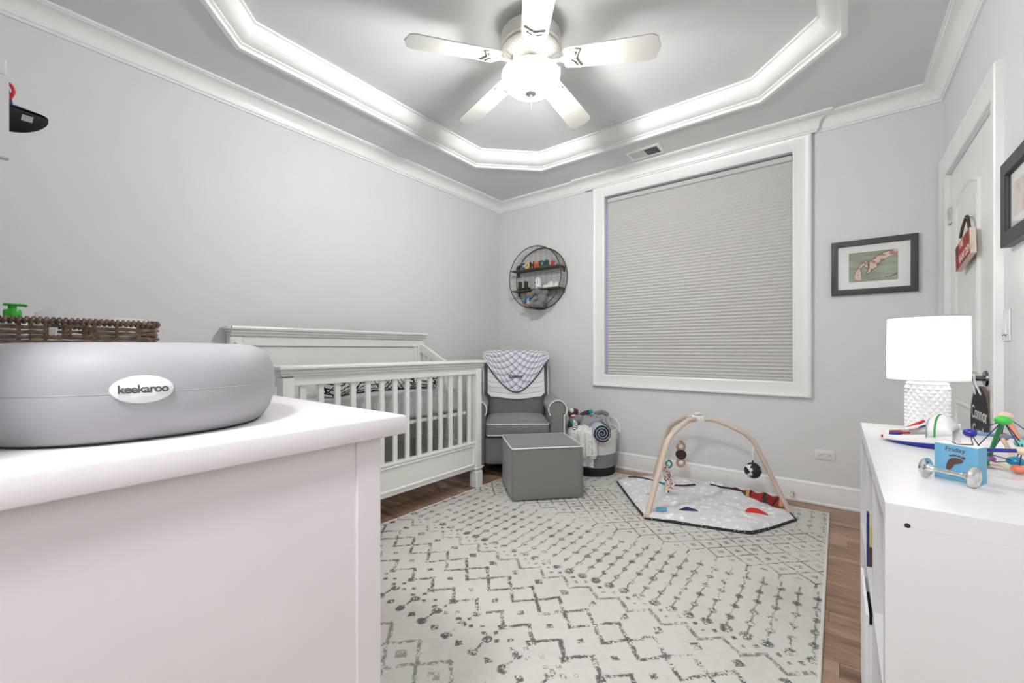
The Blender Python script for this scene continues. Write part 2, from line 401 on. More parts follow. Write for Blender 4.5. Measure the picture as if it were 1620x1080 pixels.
M['green'] = mat('painted_green_wash', srgb(138, 148, 126), .7, fn=green_fn)
M['gir'] = mat('painted_giraffe_hide', srgb(222, 196, 180), .7, fn=lambda c: [((c.voro(60, vec=c.v)*60*.016).lt(.36)*.0+((c.voro(44)).lt(.46))*.85, srgb(170, 112, 92))])
M['ink'] = mat('ink_line', srgb(52, 42, 40), .7)
pw, ph, pc = .239, .190, .0
pc = (.001, 0)
MB().prism([(-pw/2, -ph/2), (pw/2, -ph/2), (pw/2, ph/2), (-pw/2, ph/2)], .0088, .0094, f).obj('painting', M['green'], t, 0)
def pp(a, b): return ((a-.5)*pw, (.5-b)*ph)             # fraction across, fraction down
calf = [pp(*q) for q in [(.11, .96), (.13, .75), (.14, .62), (.19, .55), (.23, .45), (.28, .37), (.34, .34), (.36, .30), (.385, .34), (.41, .42), (.41, .52), (.395, .59), (.36, .55), (.33, .45), (.30, .46), (.25, .60), (.27, .68), (.265, .80), (.26, .94)]]
cow = [pp(*q) for q in [(1.0, .0), (.90, .03), (.76, .06), (.63, .13), (.52, .24), (.46, .33), (.41, .29), (.43, .37), (.425, .46), (.43, .56), (.39, .68), (.375, .77), (.44, .69), (.52, .61), (.58, .55), (.61, .46), (.66, .37), (.78, .27), (.90, .20), (1.0, .17)]]
for P in (cow, calf):
    g = MB().prism(P, .0094, .0098, f).obj('painted_giraffe', M['gir'], t, 0)
    MB().tube([f(a, b, .0097) for a, b in P[1:len(P)-1]], .0016, 5).obj('painted_outline', M['ink'], g, 0)
MB().tube([f(*pp(a, b), .0097) for a, b in [(.74, .91), (.77, .86), (.78, .93), (.82, .86), (.84, .92), (.88, .86), (.93, .84), (.98, .78)]], .0021, 5).obj('signature', M['ink'], t, 0)
# frame on the right wall
t, f = framed('framed_picture', 'black framed print with white mat on the right wall beside the light switch', (XR-.001, 2.115, 1.568), (0, -1, 0), .37, .30, .052, M['frame_black'], .028)
MB().prism([(-.10, -.06), (.10, -.06), (.10, .06), (-.10, .06)], .0125, .0131, f).obj('print', mat('faded_print', srgb(226, 214, 206), .7, fn=lambda c: [(((c.noise(30, 3)-.5)*6).clamp()*.5, srgb(196, 150, 140))]), t, 0)
# light switch
t = thing('light_switch', 'white rocker light switch on the right wall beside the door', 'switch', (XR, 2.345, 1.14))
MB().box(-.006, -.037, -.058, .0, .037, .058, .003, 2).obj('wall_plate', M['plastic'], t)
MB().prism([(-.0065, -.033), (-.0135, -.033), (-.007, .033), (-.0065, .033)], -.017, .017, lambda a, b, c: (a, c, b)).obj('rocker', M['plastic'], t)
MB().box(-.0145, -.006, -.037, -.0065, .006, -.034).obj('air_gap_tab', M['dark'], t)
# outlet
t = thing('wall_outlet', 'white double power outlet low on the wall below the giraffe picture', 'outlet', (-.0735, YB, .341))
MB().box(-.0565, -.006, -.035, .0565, 0, .035, .003, 2).obj('wall_plate', M['plastic'], t)
for s in (-1, 1):
    q = MB().box(s*.021-.017, -.009, -.017, s*.021+.017, -.005, .017, .003, 2).obj('socket', M['plastic'], t)
    MB().box(s*.021-.008, -.0095, .004, s*.021+.000, -.0088, .006).box(s*.021-.008, -.0095, -.007, s*.021+.001, -.0088, -.005).cyl((s*.021+.008, -.0095, 0), (s*.021+.008, -.0088, 0), .003, n=10).obj('slot', M['dark'], q, 0)
# door stop
t = thing('door_stop', 'small silver spring door stop screwed into the white baseboard', 'door stop', (-.252, YB-.016, .05))
MB().cyl((0, 0, 0), (0, -.006, 0), .012).obj('flange', M['pewter'], t)
MB().tube([(cos(a)*.007, -.006-.045*a/(2*PI*9), sin(a)*.007) for a in [i*PI/5 for i in range(91)]], .0016, 5).obj('spring', M['pewter'], t)
MB().cyl((0, -.05, 0), (0, -.064, 0), .010, .008).obj('rubber_tip', M['plastic'], t)
# ceiling register
t = thing('ceiling_vent', 'white two-way ceiling air vent on the soffit above the window', 'vent', (-1.215, 3.295, ZC))
MB().sweep([(-.11, -.06, -.002), (.11, -.06, -.002), (.11, .06, -.002), (-.11, .06, -.002)], [(0, -.004), (0, .002), (-.024, .002), (-.024, -.001), (-.004, -.006)], (0, 0, 1), True).obj('vent_frame', M['trim'], t)
MB().box(-.112, -.062, -.0008, .112, .062, -.0002).obj('dark_opening', M['dark'], t, 0)
MB().box(-.004, -.06, -.006, .004, .06, -.001).obj('divider', M['trim'], t)
for sd, nm in ((-1, 'left_louvres'), (1, 'right_louvres')):
    mb = MB()
    for k in range(13):
        xx = sd*(.010+k*.0078); a = R(54)*sd
        mb.box(-.0036, -.06, -.0004, .0036, .06, .0004, mtx=Matrix.Translation((xx, 0, -.0045)) @ Matrix.Rotation(a, 4, 'Y'))
    mb.obj('louvres', M['trim'], t, 0)['kind'] = 'stuff'

# ceiling fan
FX, FY = -1.268, 1.795
t = thing('ceiling_fan', 'five-blade pale ceiling fan with lit glass bowl hanging from the tray ceiling', 'ceiling fan', (FX, FY, 0))
M['fan'] = mat('fan_champagne_metal', (.58, .565, .52), .35, .4)
M['blade'] = mat('fan_blade_ivory', (.56, .55, .51), .4); M['bracket'] = mat('bracket_pewter', (.42, .40, .36), .35, .5)
MB().lathe([(.075, ZT), (.08, ZT-.02), (.155, ZT-.045), (.160, ZT-.115), (.150, ZT-.125)]).obj('motor_housing', M['fan'], t)
MB().lathe([(.150, ZT-.124), (.153, ZT-.133), (.148, ZT-.142), (.14, ZT-.15), (.085, ZT-.178), (.07, ZT-.188), (.07, ZT-.20)]).obj('motor_cover', M['fan'], t)
mb = MB()
for k in range(40):
    a = 2*PI*k/40; mb.tube([(cos(a)*.138, sin(a)*.138, ZT-.153), (cos(a)*.092, sin(a)*.092, ZT-.1765)], .0042, 5)
mb.obj('cooling_ribs', M['fan'], t)['kind'] = 'stuff'
MB().lathe([(.07, ZT-.198), (.062, ZT-.21), (.06, ZT-.218), (.122, ZT-.232), (.126, ZT-.238), (.120, ZT-.242), (.02, ZT-.244), (.006, ZT-.246), (.006, ZT-.34)]).obj('light_fitter', M['fan'], t)
for k in range(3): a = k*2*PI/3+.5; MB().box(.03, -.007, ZT-.228, .154, .007, ZT-.224).box(.150, -.007, ZT-.255, .154, .007, ZT-.224).deform(lambda x, y, z: (x*cos(a)-y*sin(a), x*sin(a)+y*cos(a), z)).obj('fitter_arm', M['fan'], t)
zb = ZT-.246
M['globe'] = mat('lit_frosted_glass', (1, .99, .965), .4, emit=GLOBE)
gt = M['globe'].node_tree; tp = gt.nodes.new('ShaderNodeBsdfTransparent'); mxs = gt.nodes.new('ShaderNodeMixShader'); mxs.inputs[0].default_value = .6
gt.links.new(gt.nodes['Principled BSDF'].outputs[0], mxs.inputs[1]); gt.links.new(tp.outputs[0], mxs.inputs[2]); gt.links.new(mxs.outputs[0], gt.nodes['Material Output'].inputs[0])
for k in range(3):
    fb = bpy.data.lights.new('fan_bulb_light', 'POINT'); fb.energy = FAN_BULBS; fb.color = (1, .995, .985); fb.shadow_soft_size = .03
    fo = bpy.data.objects.new('fan_bulb_light', fb); C.objects.link(fo); fo.location = (FX+.045*cos(k*2*PI/3-.2), FY+.045*sin(k*2*PI/3-.2), zb-.040)
MB().lathe([(.150, zb), (.1515, zb-.01), (.148, zb-.03), (.136, zb-.052), (.115, zb-.072), (.085, zb-.087), (.05, zb-.096), (.001, zb-.0985)], n=48, caps=False).obj('glass_bowl', M['globe'], t, 60)
MB().lathe([(.028, zb-.096), (.030, zb-.100), (.024, zb-.106), (.012, zb-.109), (.008, zb-.118), (.004, zb-.124), (.0005, zb-.125)], n=24).obj('finial', M['pewter'], t)
pc = MB()
for k in range(22): pc.ball((.012, -.01, zb-.118-.0045*k), .0014, 6)
pc.obj('pull_chain', M['chrome'], t)
a0 = .3785
tipz = 2.548
def blade_poly(): return [(.175, -.048), (.19, -.058), (.23, -.062), (.60, -.074), (.628, -.060), (.645, 0), (.628, .060), (.60, .074), (.23, .062), (.19, .058), (.175, .048)]
bm_blade = MB().prism(blade_poly(), -.003, .003, bev=.0015)
bm_blade.deform(lambda x, y, z: (x, y*cos(R(11))+z*sin(R(11)), -y*sin(R(11))+z*cos(R(11)))); me_blade = bm_blade.mesh('blade', M['blade'])
def leaf(c, L, w, ang): return [(c[0]+cos(ang)*L*q-sin(ang)*w*sin(PI*q)*s, c[1]+sin(ang)*L*q+cos(ang)*w*sin(PI*q)*s) for s, rng in ((1, range(0, 9)), (-1, range(7, 0, -1))) for q in [i/8 for i in rng]]
mb = MB().prism([(.08, -.012), (.15, -.010), (.175, -.02), (.20, -.05), (.235, -.056), (.262, -.05), (.245, -.015), (.238, 0), (.245, .015), (.262, .05), (.235, .056), (.20, .05), (.175, .02), (.15, .010), (.08, .012)], -.010, -.0035, bev=.002)
for an in (32, -32): mb.prism(leaf((.178, 0), .075, .017, R(an)), -.015, -.0095, bev=.002)
mb.lathe([(.001, -.017), (.012, -.015), (.016, -.0095), (.016, -.008)], (.188, 0, 0), 16)
mb.deform(lambda x, y, z: (x, y*cos(R(11))+z*sin(R(11)), -y*sin(R(11))+z*cos(R(11)))); me_br = mb.mesh('blade_bracket', M['bracket'])
for k in range(5):
    for nm, me in (('blade', me_blade), ('blade_bracket', me_br)):
        o = bpy.data.objects.new(nm, me); C.objects.link(o); o.parent = t; o.location = (0, 0, tipz); o.rotation_euler = (0, R(3.7), a0+k*2*PI/5)

# round wire wall shelf with its toys
SX, SZ, SR, SD = -2.372, 1.765, .308, .125
t = thing('round_wall_shelf', 'round dark wire wall shelf with two tiers left of the window', 'shelf', (SX, YB-.002, SZ))
def ringpts(r, yy, n=56): return [(r*cos(2*PI*i/n), yy, r*sin(2*PI*i/n)) for i in range(n)]
MB().tube(ringpts(SR, -.004), .0045, 6, True).obj('rear_ring', M['bronze'], t)
MB().tube(ringpts(SR, -SD), .0045, 6, True).obj('front_ring', M['bronze'], t)
mb = MB()
for i in range(-21, 22):
    z = i*.0142; w = math.sqrt(max(0, SR*SR-z*z)); mb.tube([(-w, -.004, z), (w, -.004, z)], .0011, 4)
for i in range(-4, 5):
    x = i*.065; w = math.sqrt(SR*SR-x*x); mb.tube([(x, -.003, -w), (x, -.003, w)], .0011, 4)
mb.obj('back_mesh', M['bronze'], t)['kind'] = 'stuff'
mb = MB()
for k in range(1, 8): mb.tube(ringpts(SR, -.004-(SD-.004)*k/8), .0008, 4, True)
for i in range(40):
    a = 2*PI*i/40; mb.tube([(SR*cos(a), -.004, SR*sin(a)), (SR*cos(a), -SD, SR*sin(a))], .0008, 4)
mb.obj('rim_mesh', M['bronze'], t)['kind'] = 'stuff'
ZS1, ZS2 = 1.858, 1.652
for z in (ZS1-SZ, ZS2-SZ):
    w = math.sqrt(SR*SR-z*z)-.004; MB().box(-w, -SD-.002, z-.011, w, -.006, z, .0015).obj('tier', M['bronze'], t)
    for s in (-1, 1): MB().box(s*(w-.012)-.01, -.012, z-.05, s*(w-.012)+.01, -.007, z-.008).obj('bracket', M['bronze'], t)
tr_y = YB-.075
cols = [('train_engine', srgb(28, 26, 28), None), ('letter_car', srgb(25, 78, 112), 'C'), ('letter_car', srgb(226, 205, 130), 'O'), ('letter_car', srgb(58, 38, 36), 'N'), ('letter_car', srgb(226, 92, 48), 'N'), ('letter_car', srgb(22, 92, 58), 'O'), ('letter_car', srgb(28, 76, 104), 'R'), ('train_caboose', srgb(196, 44, 44), '*')]
lab = ['black wooden toy train engine at the left end of the upper wire shelf tier', 'blue wooden letter C train car behind the black engine', 'cream yellow wooden letter O train car on the upper tier', 'dark brown wooden letter N train car on the upper tier', 'orange wooden letter N train car on the upper tier', 'green wooden letter O train car on the upper tier', 'blue wooden letter R train car beside the red caboose', 'red star-shaped wooden train caboose at the right end of the tier']
M['axle'] = mat('toy_wheel_wood', srgb(176, 130, 96), .5)
txs = [-2.605, -2.545, -2.490, -2.430, -2.372, -2.313, -2.252, -2.188]
for (nm, cc, ltr), lb, x in zip(cols, lab, txs):
    g = thing(nm, lb, 'toy train', (x, tr_y, ZS1), 0, 'letter train on the wire shelf'); mm = mat('toy_paint_'+nm, cc, .4)
    for sx in (-.013, .013):
        for sy in (-.012, .012): MB().cyl((sx, sy-.003, .0075), (sx, sy+.003, .0075), .0075, n=12).obj('wheel', M['axle'], g)
    bs = MB().box(-.024, -.009, .0085, .024, .009, .0135, .001).obj('chassis', mm, g)
    F = lambda a, b, c: (a, c, b)
    if ltr is None:
        MB().prism([(-.024, .013), (.022, .013), (.022, .055), (.0, .055), (.0, .036), (-.024, .034)], -.008, .008, F, .001).cyl((-.014, 0, .034), (-.014, 0, .05), .005, n=10).obj('engine_body', mm, g)
    elif ltr == '*':
        MB().prism([(cos(PI/2+i*PI/5)*(.030 if i % 2 == 0 else .016), .036+sin(PI/2+i*PI/5)*(.028 if i % 2 == 0 else .015)) for i in range(10)], -.007, .007, F, .001).obj('star', mm, g)
    else:
        text('letter', ltr, .078, mm, g, basis((1, 0, 0), (0, 0, 1), (0, 0, .040)) , .007, bold=.004)
M['boot'] = mat('dark_brown_leather', srgb(44, 34, 32), .5)
for x, lb in ((-2.575, 'dark brown baby boot nearest the left rim on the lower tier'), (-2.500, 'dark brown baby boot beside its twin, nearer the white toy')):
    g = thing('baby_boot', lb, 'boot', (x, YB-.075, ZS2), R(-15), 'dark baby boots on the wire shelf')
    MB().cushion((.012, 0, .016), (.036, .020, .0135), .012, 6).obj('foot', M['boot'], g)
    MB().tube([(-.006, 0, .012), (-.006, 0, .05), (-.008, 0, .088)], [.019, .0185, .021], 12).obj('shaft', M['boot'], g)
    MB().box(-.024, -.019, 0, .048, .019, .005, .002).obj('sole', M['black'], g)
    MB().tube([(-.027, 0, .082), (-.034, 0, .095), (-.024, 0, .096)], .003, 6).obj('pull_tab', M['boot'], g)
g = thing('white_figurine', 'small white rounded figurine with a dark slot face in the middle of the lower tier', 'figurine', (-2.355, YB-.075, ZS2))
MB().tube([(0, 0, 0), (0, 0, .06), (.001, 0, .085), (.001, 0, .105), (.001, 0, .116), (.001, 0, .119)], [.034, .033, .034, .029, .016, .003], 20).obj('body', M['plastic'], g)
MB().box(-.032, -.028, .058, -.004, -.018, .070, .003).obj('face_slot', M['black'], g)
MB().tube([(.012, -.031, .05), (.016, -.031, .075), (.010, -.030, .095)], .0025, 6).obj('groove', M['frame_grey'], g)
MB().ball((-.012, -.0335, .025), .004, 8).obj('button', M['black'], g)
for dx, dy, lb in ((-2.225, -.085, 'white baby shoe lying in front on the right of the lower tier'), (-2.195, -.040, 'white baby shoe behind its twin on the right of the lower tier')):
    g = thing('baby_shoe', lb, 'shoe', (dx, YB+dy, ZS2), R(195), 'white baby shoes on the wire shelf')
    MB().cushion((0, 0, .006), (.055, .021, .006), .005, 6).obj('sole', M['plastic'], g)
    MB().cushion((.022, 0, .019), (.034, .020, .013), .012, 6).obj('toe', M['cloth'], g)
    MB().tube([(-.025, 0, .008), (-.026, 0, .035), (-.024, 0, .058)], [.024, .022, .019], 14).obj('upper', M['cloth'], g)
    MB().box(-.015, -.020, .03, .008, .020, .042, .003).obj('strap', M['paper'], g)
M['plush_grey'] = mat('grey_plush', srgb(128, 130, 132), .95, bump=(220, .8), sheen=.5)
M['plush_tan'] = mat('tan_plush', srgb(168, 138, 116), .95, bump=(220, .8), sheen=.5)
M['plush_cream'] = mat('cream_plush', srgb(224, 208, 190), .95, bump=(220, .8), sheen=.5)
M['blue_felt'] = mat('blue_felt', srgb(70, 122, 176), .9, bump=(300, .4))
g = thing('plush_elephant', 'grey plush elephant sitting in the bottom of the round wall shelf', 'plush toy', (-2.305, YB-.085, SZ-SR+.006))
MB().ball((0, 0, .075), (.055, .045, .075), 18).obj('body', M['plush_grey'], g)
hd = MB().ball((-.035, -.012, .165), (.045, .042, .044), 18).obj('head', M['plush_grey'], g)
MB().tube(bez([(-.06, -.03, .165), (-.085, -.045, .148), (-.092, -.05, .12), (-.105, -.05, .108)], 5), [.022-.0007*i for i in range(16)], 10).obj('trunk', M['plush_grey'], hd)
MB().ball((.035, -.01, .160), (.038, .012, .046), 14, Matrix.Rotation(R(-25), 4, 'Y')).obj('ear', M['plush_grey'], hd)
MB().ball((-.045, .03, .172), (.030, .012, .04), 14, Matrix.Rotation(R(25), 4, 'Y')).obj('ear', M['plush_grey'], hd)
MB().ball((-.052, -.05, .175), .005, 8).obj('eye', M['black'], hd)
for nm, P, r in (('arm', [(-.035, -.03, .105), (-.07, -.05, .075), (-.085, -.06, .04)], .021), ('arm', [(.04, -.03, .11), (.05, -.055, .07), (.03, -.065, .04)], .021), ('leg', [(-.02, -.03, .03), (-.045, -.075, .026), (-.05, -.10, .03)], .026), ('leg', [(.03, -.03, .03), (.015, -.075, .026), (.008, -.10, .03)], .026)):
    MB().tube(bez(P, 4), [r]*8+[r*.8], 12).ball(P[-1], r, 12).obj(nm, M['plush_grey'], g)
g = thing('plush_toy', 'small tan plush toy in a blue jacket beside the grey elephant', 'plush toy', (-2.468, YB-.075, SZ-SR+.026))
MB().ball((0, 0, .05), (.028, .024, .05), 14).obj('belly', M['plush_cream'], g)
MB().ball((.004, -.006, .125), (.026, .025, .028), 14).obj('head', M['plush_tan'], g)
for s in (-1, 1):
    MB().ball((s*.024, -.004, .070), (.018, .026, .038), 12, Matrix.Rotation(R(s*-12), 4, 'Y')).obj('jacket_side', M['blue_felt'], g)
    MB().tube([(s*.026, -.004, .09), (s*.043, -.016, .06), (s*.05, -.022, .04)], [.013, .012, .011], 10).obj('sleeve', M['blue_felt'], g)
    MB().tube([(s*.018, -.01, .016), (s*.026, -.04, .014), (s*.028, -.055, .016)], [.015, .014, .014], 10).obj('leg', M['plush_tan'], g)
MB().ball((-.052, -.024, .034), .009, 8).obj('paw', M['plush_tan'], g)

# signs on the door
M['sign_red'] = mat('red_sign_paint', srgb(176, 44, 40), .5, fn=lambda c: [(((c.noise(60, 3)-.55)*6).clamp()*.35, srgb(120, 30, 28))])
M['raw_edge'] = mat('raw_wood_edge', srgb(228, 212, 194), .7)
M['rope'] = mat('brown_rope', srgb(84, 68, 52), .9, bump=(400, .8))
t = thing('door_sign', 'red wooden fan den sign hanging by a brown rope on the white door', 'sign', (XR-.004, 2.905, 1.522))
rot = Matrix.Rotation(R(-9), 4, 'X')
sg = MB().box(-.022, -.145, -.060, -.002, .145, .060, .001, mtx=rot).obj('board', M['raw_edge'], t)
MB().box(-.0228, -.144, -.059, -.0219, .144, .059, mtx=rot).obj('painted_face', M['sign_red'], t)
B = lambda y, z: rot @ basis((0, -1, 0), (0, 0, 1), (-.0232, y, z))
M['cream_paint'] = mat('cream_sign_paint', srgb(232, 222, 208), .6)
text('lettering', 'THE', .040, M['cream_paint'], t, B(.015, .035), bold=.0004)
text('lettering', 'FAN DEN', .052, M['cream_paint'], t, B(-.045, -.028), bold=.0006)
for yy, zz, a, b in ((.105, .028, .022, .034), (-.10, .028, .014, .03), (.098, -.035, .012, .012), (.105, -.050, .010, .008)):
    MB().prism([(a*cos(i*PI/10), b*sin(i*PI/10)) for i in range(20)], .0, .0006, lambda p, q, d, yy=yy, zz=zz: tuple(rot @ Vector((-.0228-d, yy+p, zz+q)))).obj('painted_ball', M['frame_black'], t, 0)
MB().prism([(-.09, -.056), (.03, -.056), (.03, -.050), (-.09, -.050)], 0, .0006, lambda p, q, d: tuple(rot @ Vector((-.0228-d, p, q)))).obj('painted_stripe', M['frame_black'], t, 0)
MB().tube(bez([(-.012, .10, .082), (-.012, .06, .12), (-.008, .02, .158), (-.008, .0, .163), (-.008, -.025, .150), (-.012, -.07, .10), (-.008, -.10, .05)], 6), .006, 8).obj('rope', M['rope'], t)
MB().cyl((.014, .005, .158), (-.014, .005, .158), .003, n=8).obj('nail', M['pewter'], t)
t = thing('chalkboard_sign', 'round black chalkboard sign hanging from the door lever by a ribbon', 'sign', (XR-.014, 2.69, .93))
M['chalk'] = mat('white_chalk', (.8, .8, .78), .9)
M['slate'] = mat('chalkboard_black', srgb(30, 31, 32), .7)
M['sign_edge'] = mat('brown_wood_edge', srgb(110, 92, 80), .7)
CY = -.155
MB().prism([(.150*cos(i*PI/24), .150*sin(i*PI/24)) for i in range(48)], -.006, .006, lambda a, b, d: (d, a+CY+.1, b-.185)).obj('board', M['sign_edge'], t)
MB().prism([(.148*cos(i*PI/24), .148*sin(i*PI/24)) for i in range(48)], .006, .0066, lambda a, b, d: (-d, a+CY+.1, b-.185)).obj('slate_face', M['slate'], t)
for bd, zz in (('Connor', -.155), ('Gentle', -.235)): text('chalk_lettering', bd, .080, M['chalk'], t, basis((0, -1, 0), (0, 0, 1), (-.0068, CY+.1, zz)), bold=.0003)
MB().tube(bez([(-.007, CY+.065, -.07), (-.012, CY+.135, -.02), (-.013, CY+.143, .004), (-.013, CY+.153, .0105), (-.013, CY+.163, .004), (-.012, CY+.165, -.02), (-.007, CY+.155, -.075)], 6), .004, 6).obj('ribbon', M['cloth'], t)

# ================================================================== DRESSER CORNER (left foreground)
HD = .930
t = thing('dresser', 'white dresser with overhanging top and panelled side in the left foreground', 'dresser', (0, 0, 0))
DX0, DX1, DYa, DYb = -1.98, -.645, -.072, .450
MB().box(DX0-.015, DYa-.012, HD-.034, -.628, .494, HD, .003, 2).obj('top', M['dresser'], t)
MB().box(DX0, DYa, .08, DX1-.004, DYb-.02, HD-.034).obj('body', M['dresser'], t)
for ya, yb, nm in ((DYb-.047, DYb, 'stile'), (DYa, DYa+.047, 'stile')): MB().box(DX1-.03, ya, 0, DX1, yb, HD-.034, .0015).obj(nm, M['dresser'], t)
MB().box(DX1-.03, DYa+.047, .0, DX1-.001, DYb-.047, .12, .0015).obj('bottom_rail', M['dresser'], t)
for k in range(2): MB().box(DX0, (DYa, DYb-.047)[k], 0, DX0+.045, (DYa+.047, DYb)[k], .09, .002).obj('foot', M['dresser'], t)
for r_ in range(3):
    for c_ in range(2):
        x0 = DX0+.01+c_*(DX1-DX0-.045)/2; x1 = x0+(DX1-DX0-.055)/2; z0 = .10+r_*.263
        d = MB().box(x0, DYb-.022, z0, x1, DYb-.002, z0+.252, .003).obj('drawer', M['dresser'], t)
        MB().lathe([(.006, 0), (.006, .012), (.014, .02), (.012, .027), (.001, .029)], ((x0+x1)/2, DYb-.002, z0+.126), 16, Matrix.Rotation(R(-90), 4, 'X')).obj('knob', M['pewter'], d)
# changing pad
t = thing('changing_pad', 'smooth grey peanut-shaped changing pad lying on the white dresser', 'changing pad', (-1.10, .165, HD))
M['pad'] = mat('grey_soft_urethane', srgb(168, 167, 172), .55)
def padpt(th, k, z):
    c_, s_ = cos(th), sin(th); n = 2.0/2.5
    x = .405*math.copysign(abs(c_)**n, c_); y = .222*math.copysign(abs(s_)**n, s_)
    y *= 1-.13*math.exp(-(x/.16)**2)
    dx, dy = x*(1-.0), y
    q = math.hypot(x, y); f_ = max(0, (q-k)/q) if k >= 0 else (q-k)/q
    return (x*f_, y*f_, z)
zend = lambda x: .128+.006*(abs(x)/.4)**2
prof = [(.034, .0), (.022, .006), (.010, .022), (.003, .042), (.0, .062), (.0005, .0645), (.0, .067), (.003, .088), (.011, .108), (.026, .122), (.045, .128), (.062, .124), (.085, .108), (.12, .088), (.16, .074)]
mb = MB(); rings = []; n = 96
for k, z in prof: rings.append([mb.bm.verts.new(padpt(2*PI*j/n, k, z)) for j in range(n)])
for A, B_ in zip(rings, rings[1:]):
    for j in range(n): mb.face([A[j], A[(j+1) % n], B_[(j+1) % n], B_[j]])
mb.face(rings[0][::-1]); mb.face(rings[-1])
mb.deform(lambda x, y, z: (x, y, z*(.975+.05*(abs(x)/.4)**2)))
mb.obj('cushion', M['pad'], t, 60)
mb = MB().tube([padpt(2*PI*j/96, .0003, .0655) for j in range(96)], .0007, 5, True); mb.obj('mould_seam', M['pad'], t)
MB().tube([padpt(2*PI*j/96, .030, .002) for j in range(96)], .002, 6, True).obj('base_shadow_line', M['black'], t)  # black line drawn in for the shadow gap under the pad
# oval maker's plate on the pad end, bulging with it
th = math.atan2(-.032, .402)
yl = -.030
def endx(y, z):                                       # x of the pad surface at y, z on its +x end
    lo, hi = 0, .41
    kz = 0
    for (k1, z1), (k2, z2) in zip(prof[:9], prof[1:10]):
        if z1 <= z <= z2: kz = k1+(k2-k1)*(z-z1)/(z2-z1)
    for i in range(200):
        th_ = -PI/2+PI*i/199; p = padpt(th_, kz, z)
        if p[1] >= y: return p[0]
    return .40
def platept(a, b, d): return (endx(yl+a, .070+b)+d, yl+a, .070+b)
mb = MB(); ringsP = []
for q, d in ((1.0, -.001), (1.0, .0015), (.93, .003), (.5, .0042), (.02, .0045)): ringsP.append([mb.bm.verts.new(platept(.031*q*cos(2*PI*j/40), .0175*q*sin(2*PI*j/40)+.0006*0, d)) for j in range(40)])
for A, B_ in zip(ringsP, ringsP[1:]):
    for j in range(40): mb.face([A[j], A[(j+1) % 40], B_[(j+1) % 40], B_[j]])
mb.face(ringsP[-1]); mb.obj('oval_plate', M['plastic'], t, 60)
M['logo'] = mat('dark_grey_print', srgb(84, 86, 90), .5)
o = text('lettering', 'keekaroo', .0142, M['logo'], t, Matrix.Identity(4), .0003, bold=.00025, spacing=.9)
for v in o.data.vertices: v.co = Vector(platept(v.co.x, v.co.y+.0005, .0046+v.co.z))
# woven basket
t = thing('woven_basket', 'brown woven seagrass basket behind the changing pad on the dresser', 'basket', (-1.725, .147, HD))
def weave_fn(c): return [(((c.noise(40, 3)-.42)*4).clamp(), srgb(94, 74, 62)), (((c.noise(160, 2)-.55)*6).clamp()*.7, srgb(172, 150, 132))]
M['weave'] = mat('seagrass', srgb(134, 112, 98), .8, fn=weave_fn)
bx, by, bh = .172, .188, .196
per = []
def rr(n=120):
    out = []; L = [(-bx, -by), (bx, -by), (bx, by), (-bx, by)]; rad = .03
    for i, (cx, cy) in enumerate(((bx-rad, -by+rad), (bx-rad, by-rad), (-bx+rad, by-rad), (-bx+rad, -by+rad))):
        for k in range(7): a = -PI/2+i*PI/2+k*PI/12; out.append((cx+rad*cos(a), cy+rad*sin(a)))
    P = []; tot = 0
    for i in range(len(out)): tot += math.dist(out[i], out[(i+1) % len(out)])
    step = tot/n; i = 0; acc = 0; d = 0
    for q in range(n):
        tgt = q*step
        while acc+math.dist(out[i], out[(i+1) % len(out)]) < tgt: acc += math.dist(out[i], out[(i+1) % len(out)]); i += 1
        e = (tgt-acc)/math.dist(out[i], out[(i+1) % len(out)]); a, b = out[i], out[(i+1) % len(out)]
        nx, ny = (b[1]-a[1]), -(b[0]-a[0]); l = math.hypot(nx, ny)
        P.append((a[0]+(b[0]-a[0])*e, a[1]+(b[1]-a[1])*e, nx/l, ny/l))
    return P
PR = rr(128)
holes = lambda x, y, z: x > bx-.02 and (-.030 < y < .003 or .011 < y < .040) and bh-.042 < z < bh-.016
mb = MB(); nrow = 15
for r_ in range(nrow):
    z = .006+r_*(bh-.02)/nrow+.004; run = []; ph = r_ % 2
    segs = []
    for q in range(129):
        x, y, nx, ny = PR[q % 128]; off = .0035*sin(q*PI/2+ph*PI); zz = z+random.uniform(-.0012, .0012)
        if holes(x, y, z):
            if len(run) > 1: segs.append(run)
            run = []
        else: run.append((x+nx*off, y+ny*off, zz))
    segs.append(run)
    for sg_ in segs:
        if len(sg_) > 1: mb.tube(sg_, [random.uniform(.0046, .0058) for _ in sg_], 5)
mb.obj('woven_side', M['weave'], t)['kind'] = 'stuff'
mb = MB()
for q in range(0, 128, 4):
    x, y, nx, ny = PR[q]
    if not holes(x, y, bh-.03): mb.tube([(x, y, .002), (x, y, bh-.006)], .004, 5)
mb.obj('stakes', M['weave'], t)['kind'] = 'stuff'
MB().tube([(x, y, bh-.004) for x, y, _, _ in PR], .0055, 6, True).obj('rim_core', M['weave'], t)
mb = MB()
for q in range(0, 128):
    x, y, nx, ny = PR[q]; tx, ty = -ny, nx
    mb.tube([(x+nx*.0085*cos(a)+tx*.0016*a, y+ny*.0085*cos(a)+ty*.0016*a, bh-.004+.0085*sin(a)) for a in [i*PI/3-PI for i in range(7)]], .0032, 5)
mb.obj('rim_wrap', M['weave'], t)['kind'] = 'stuff'
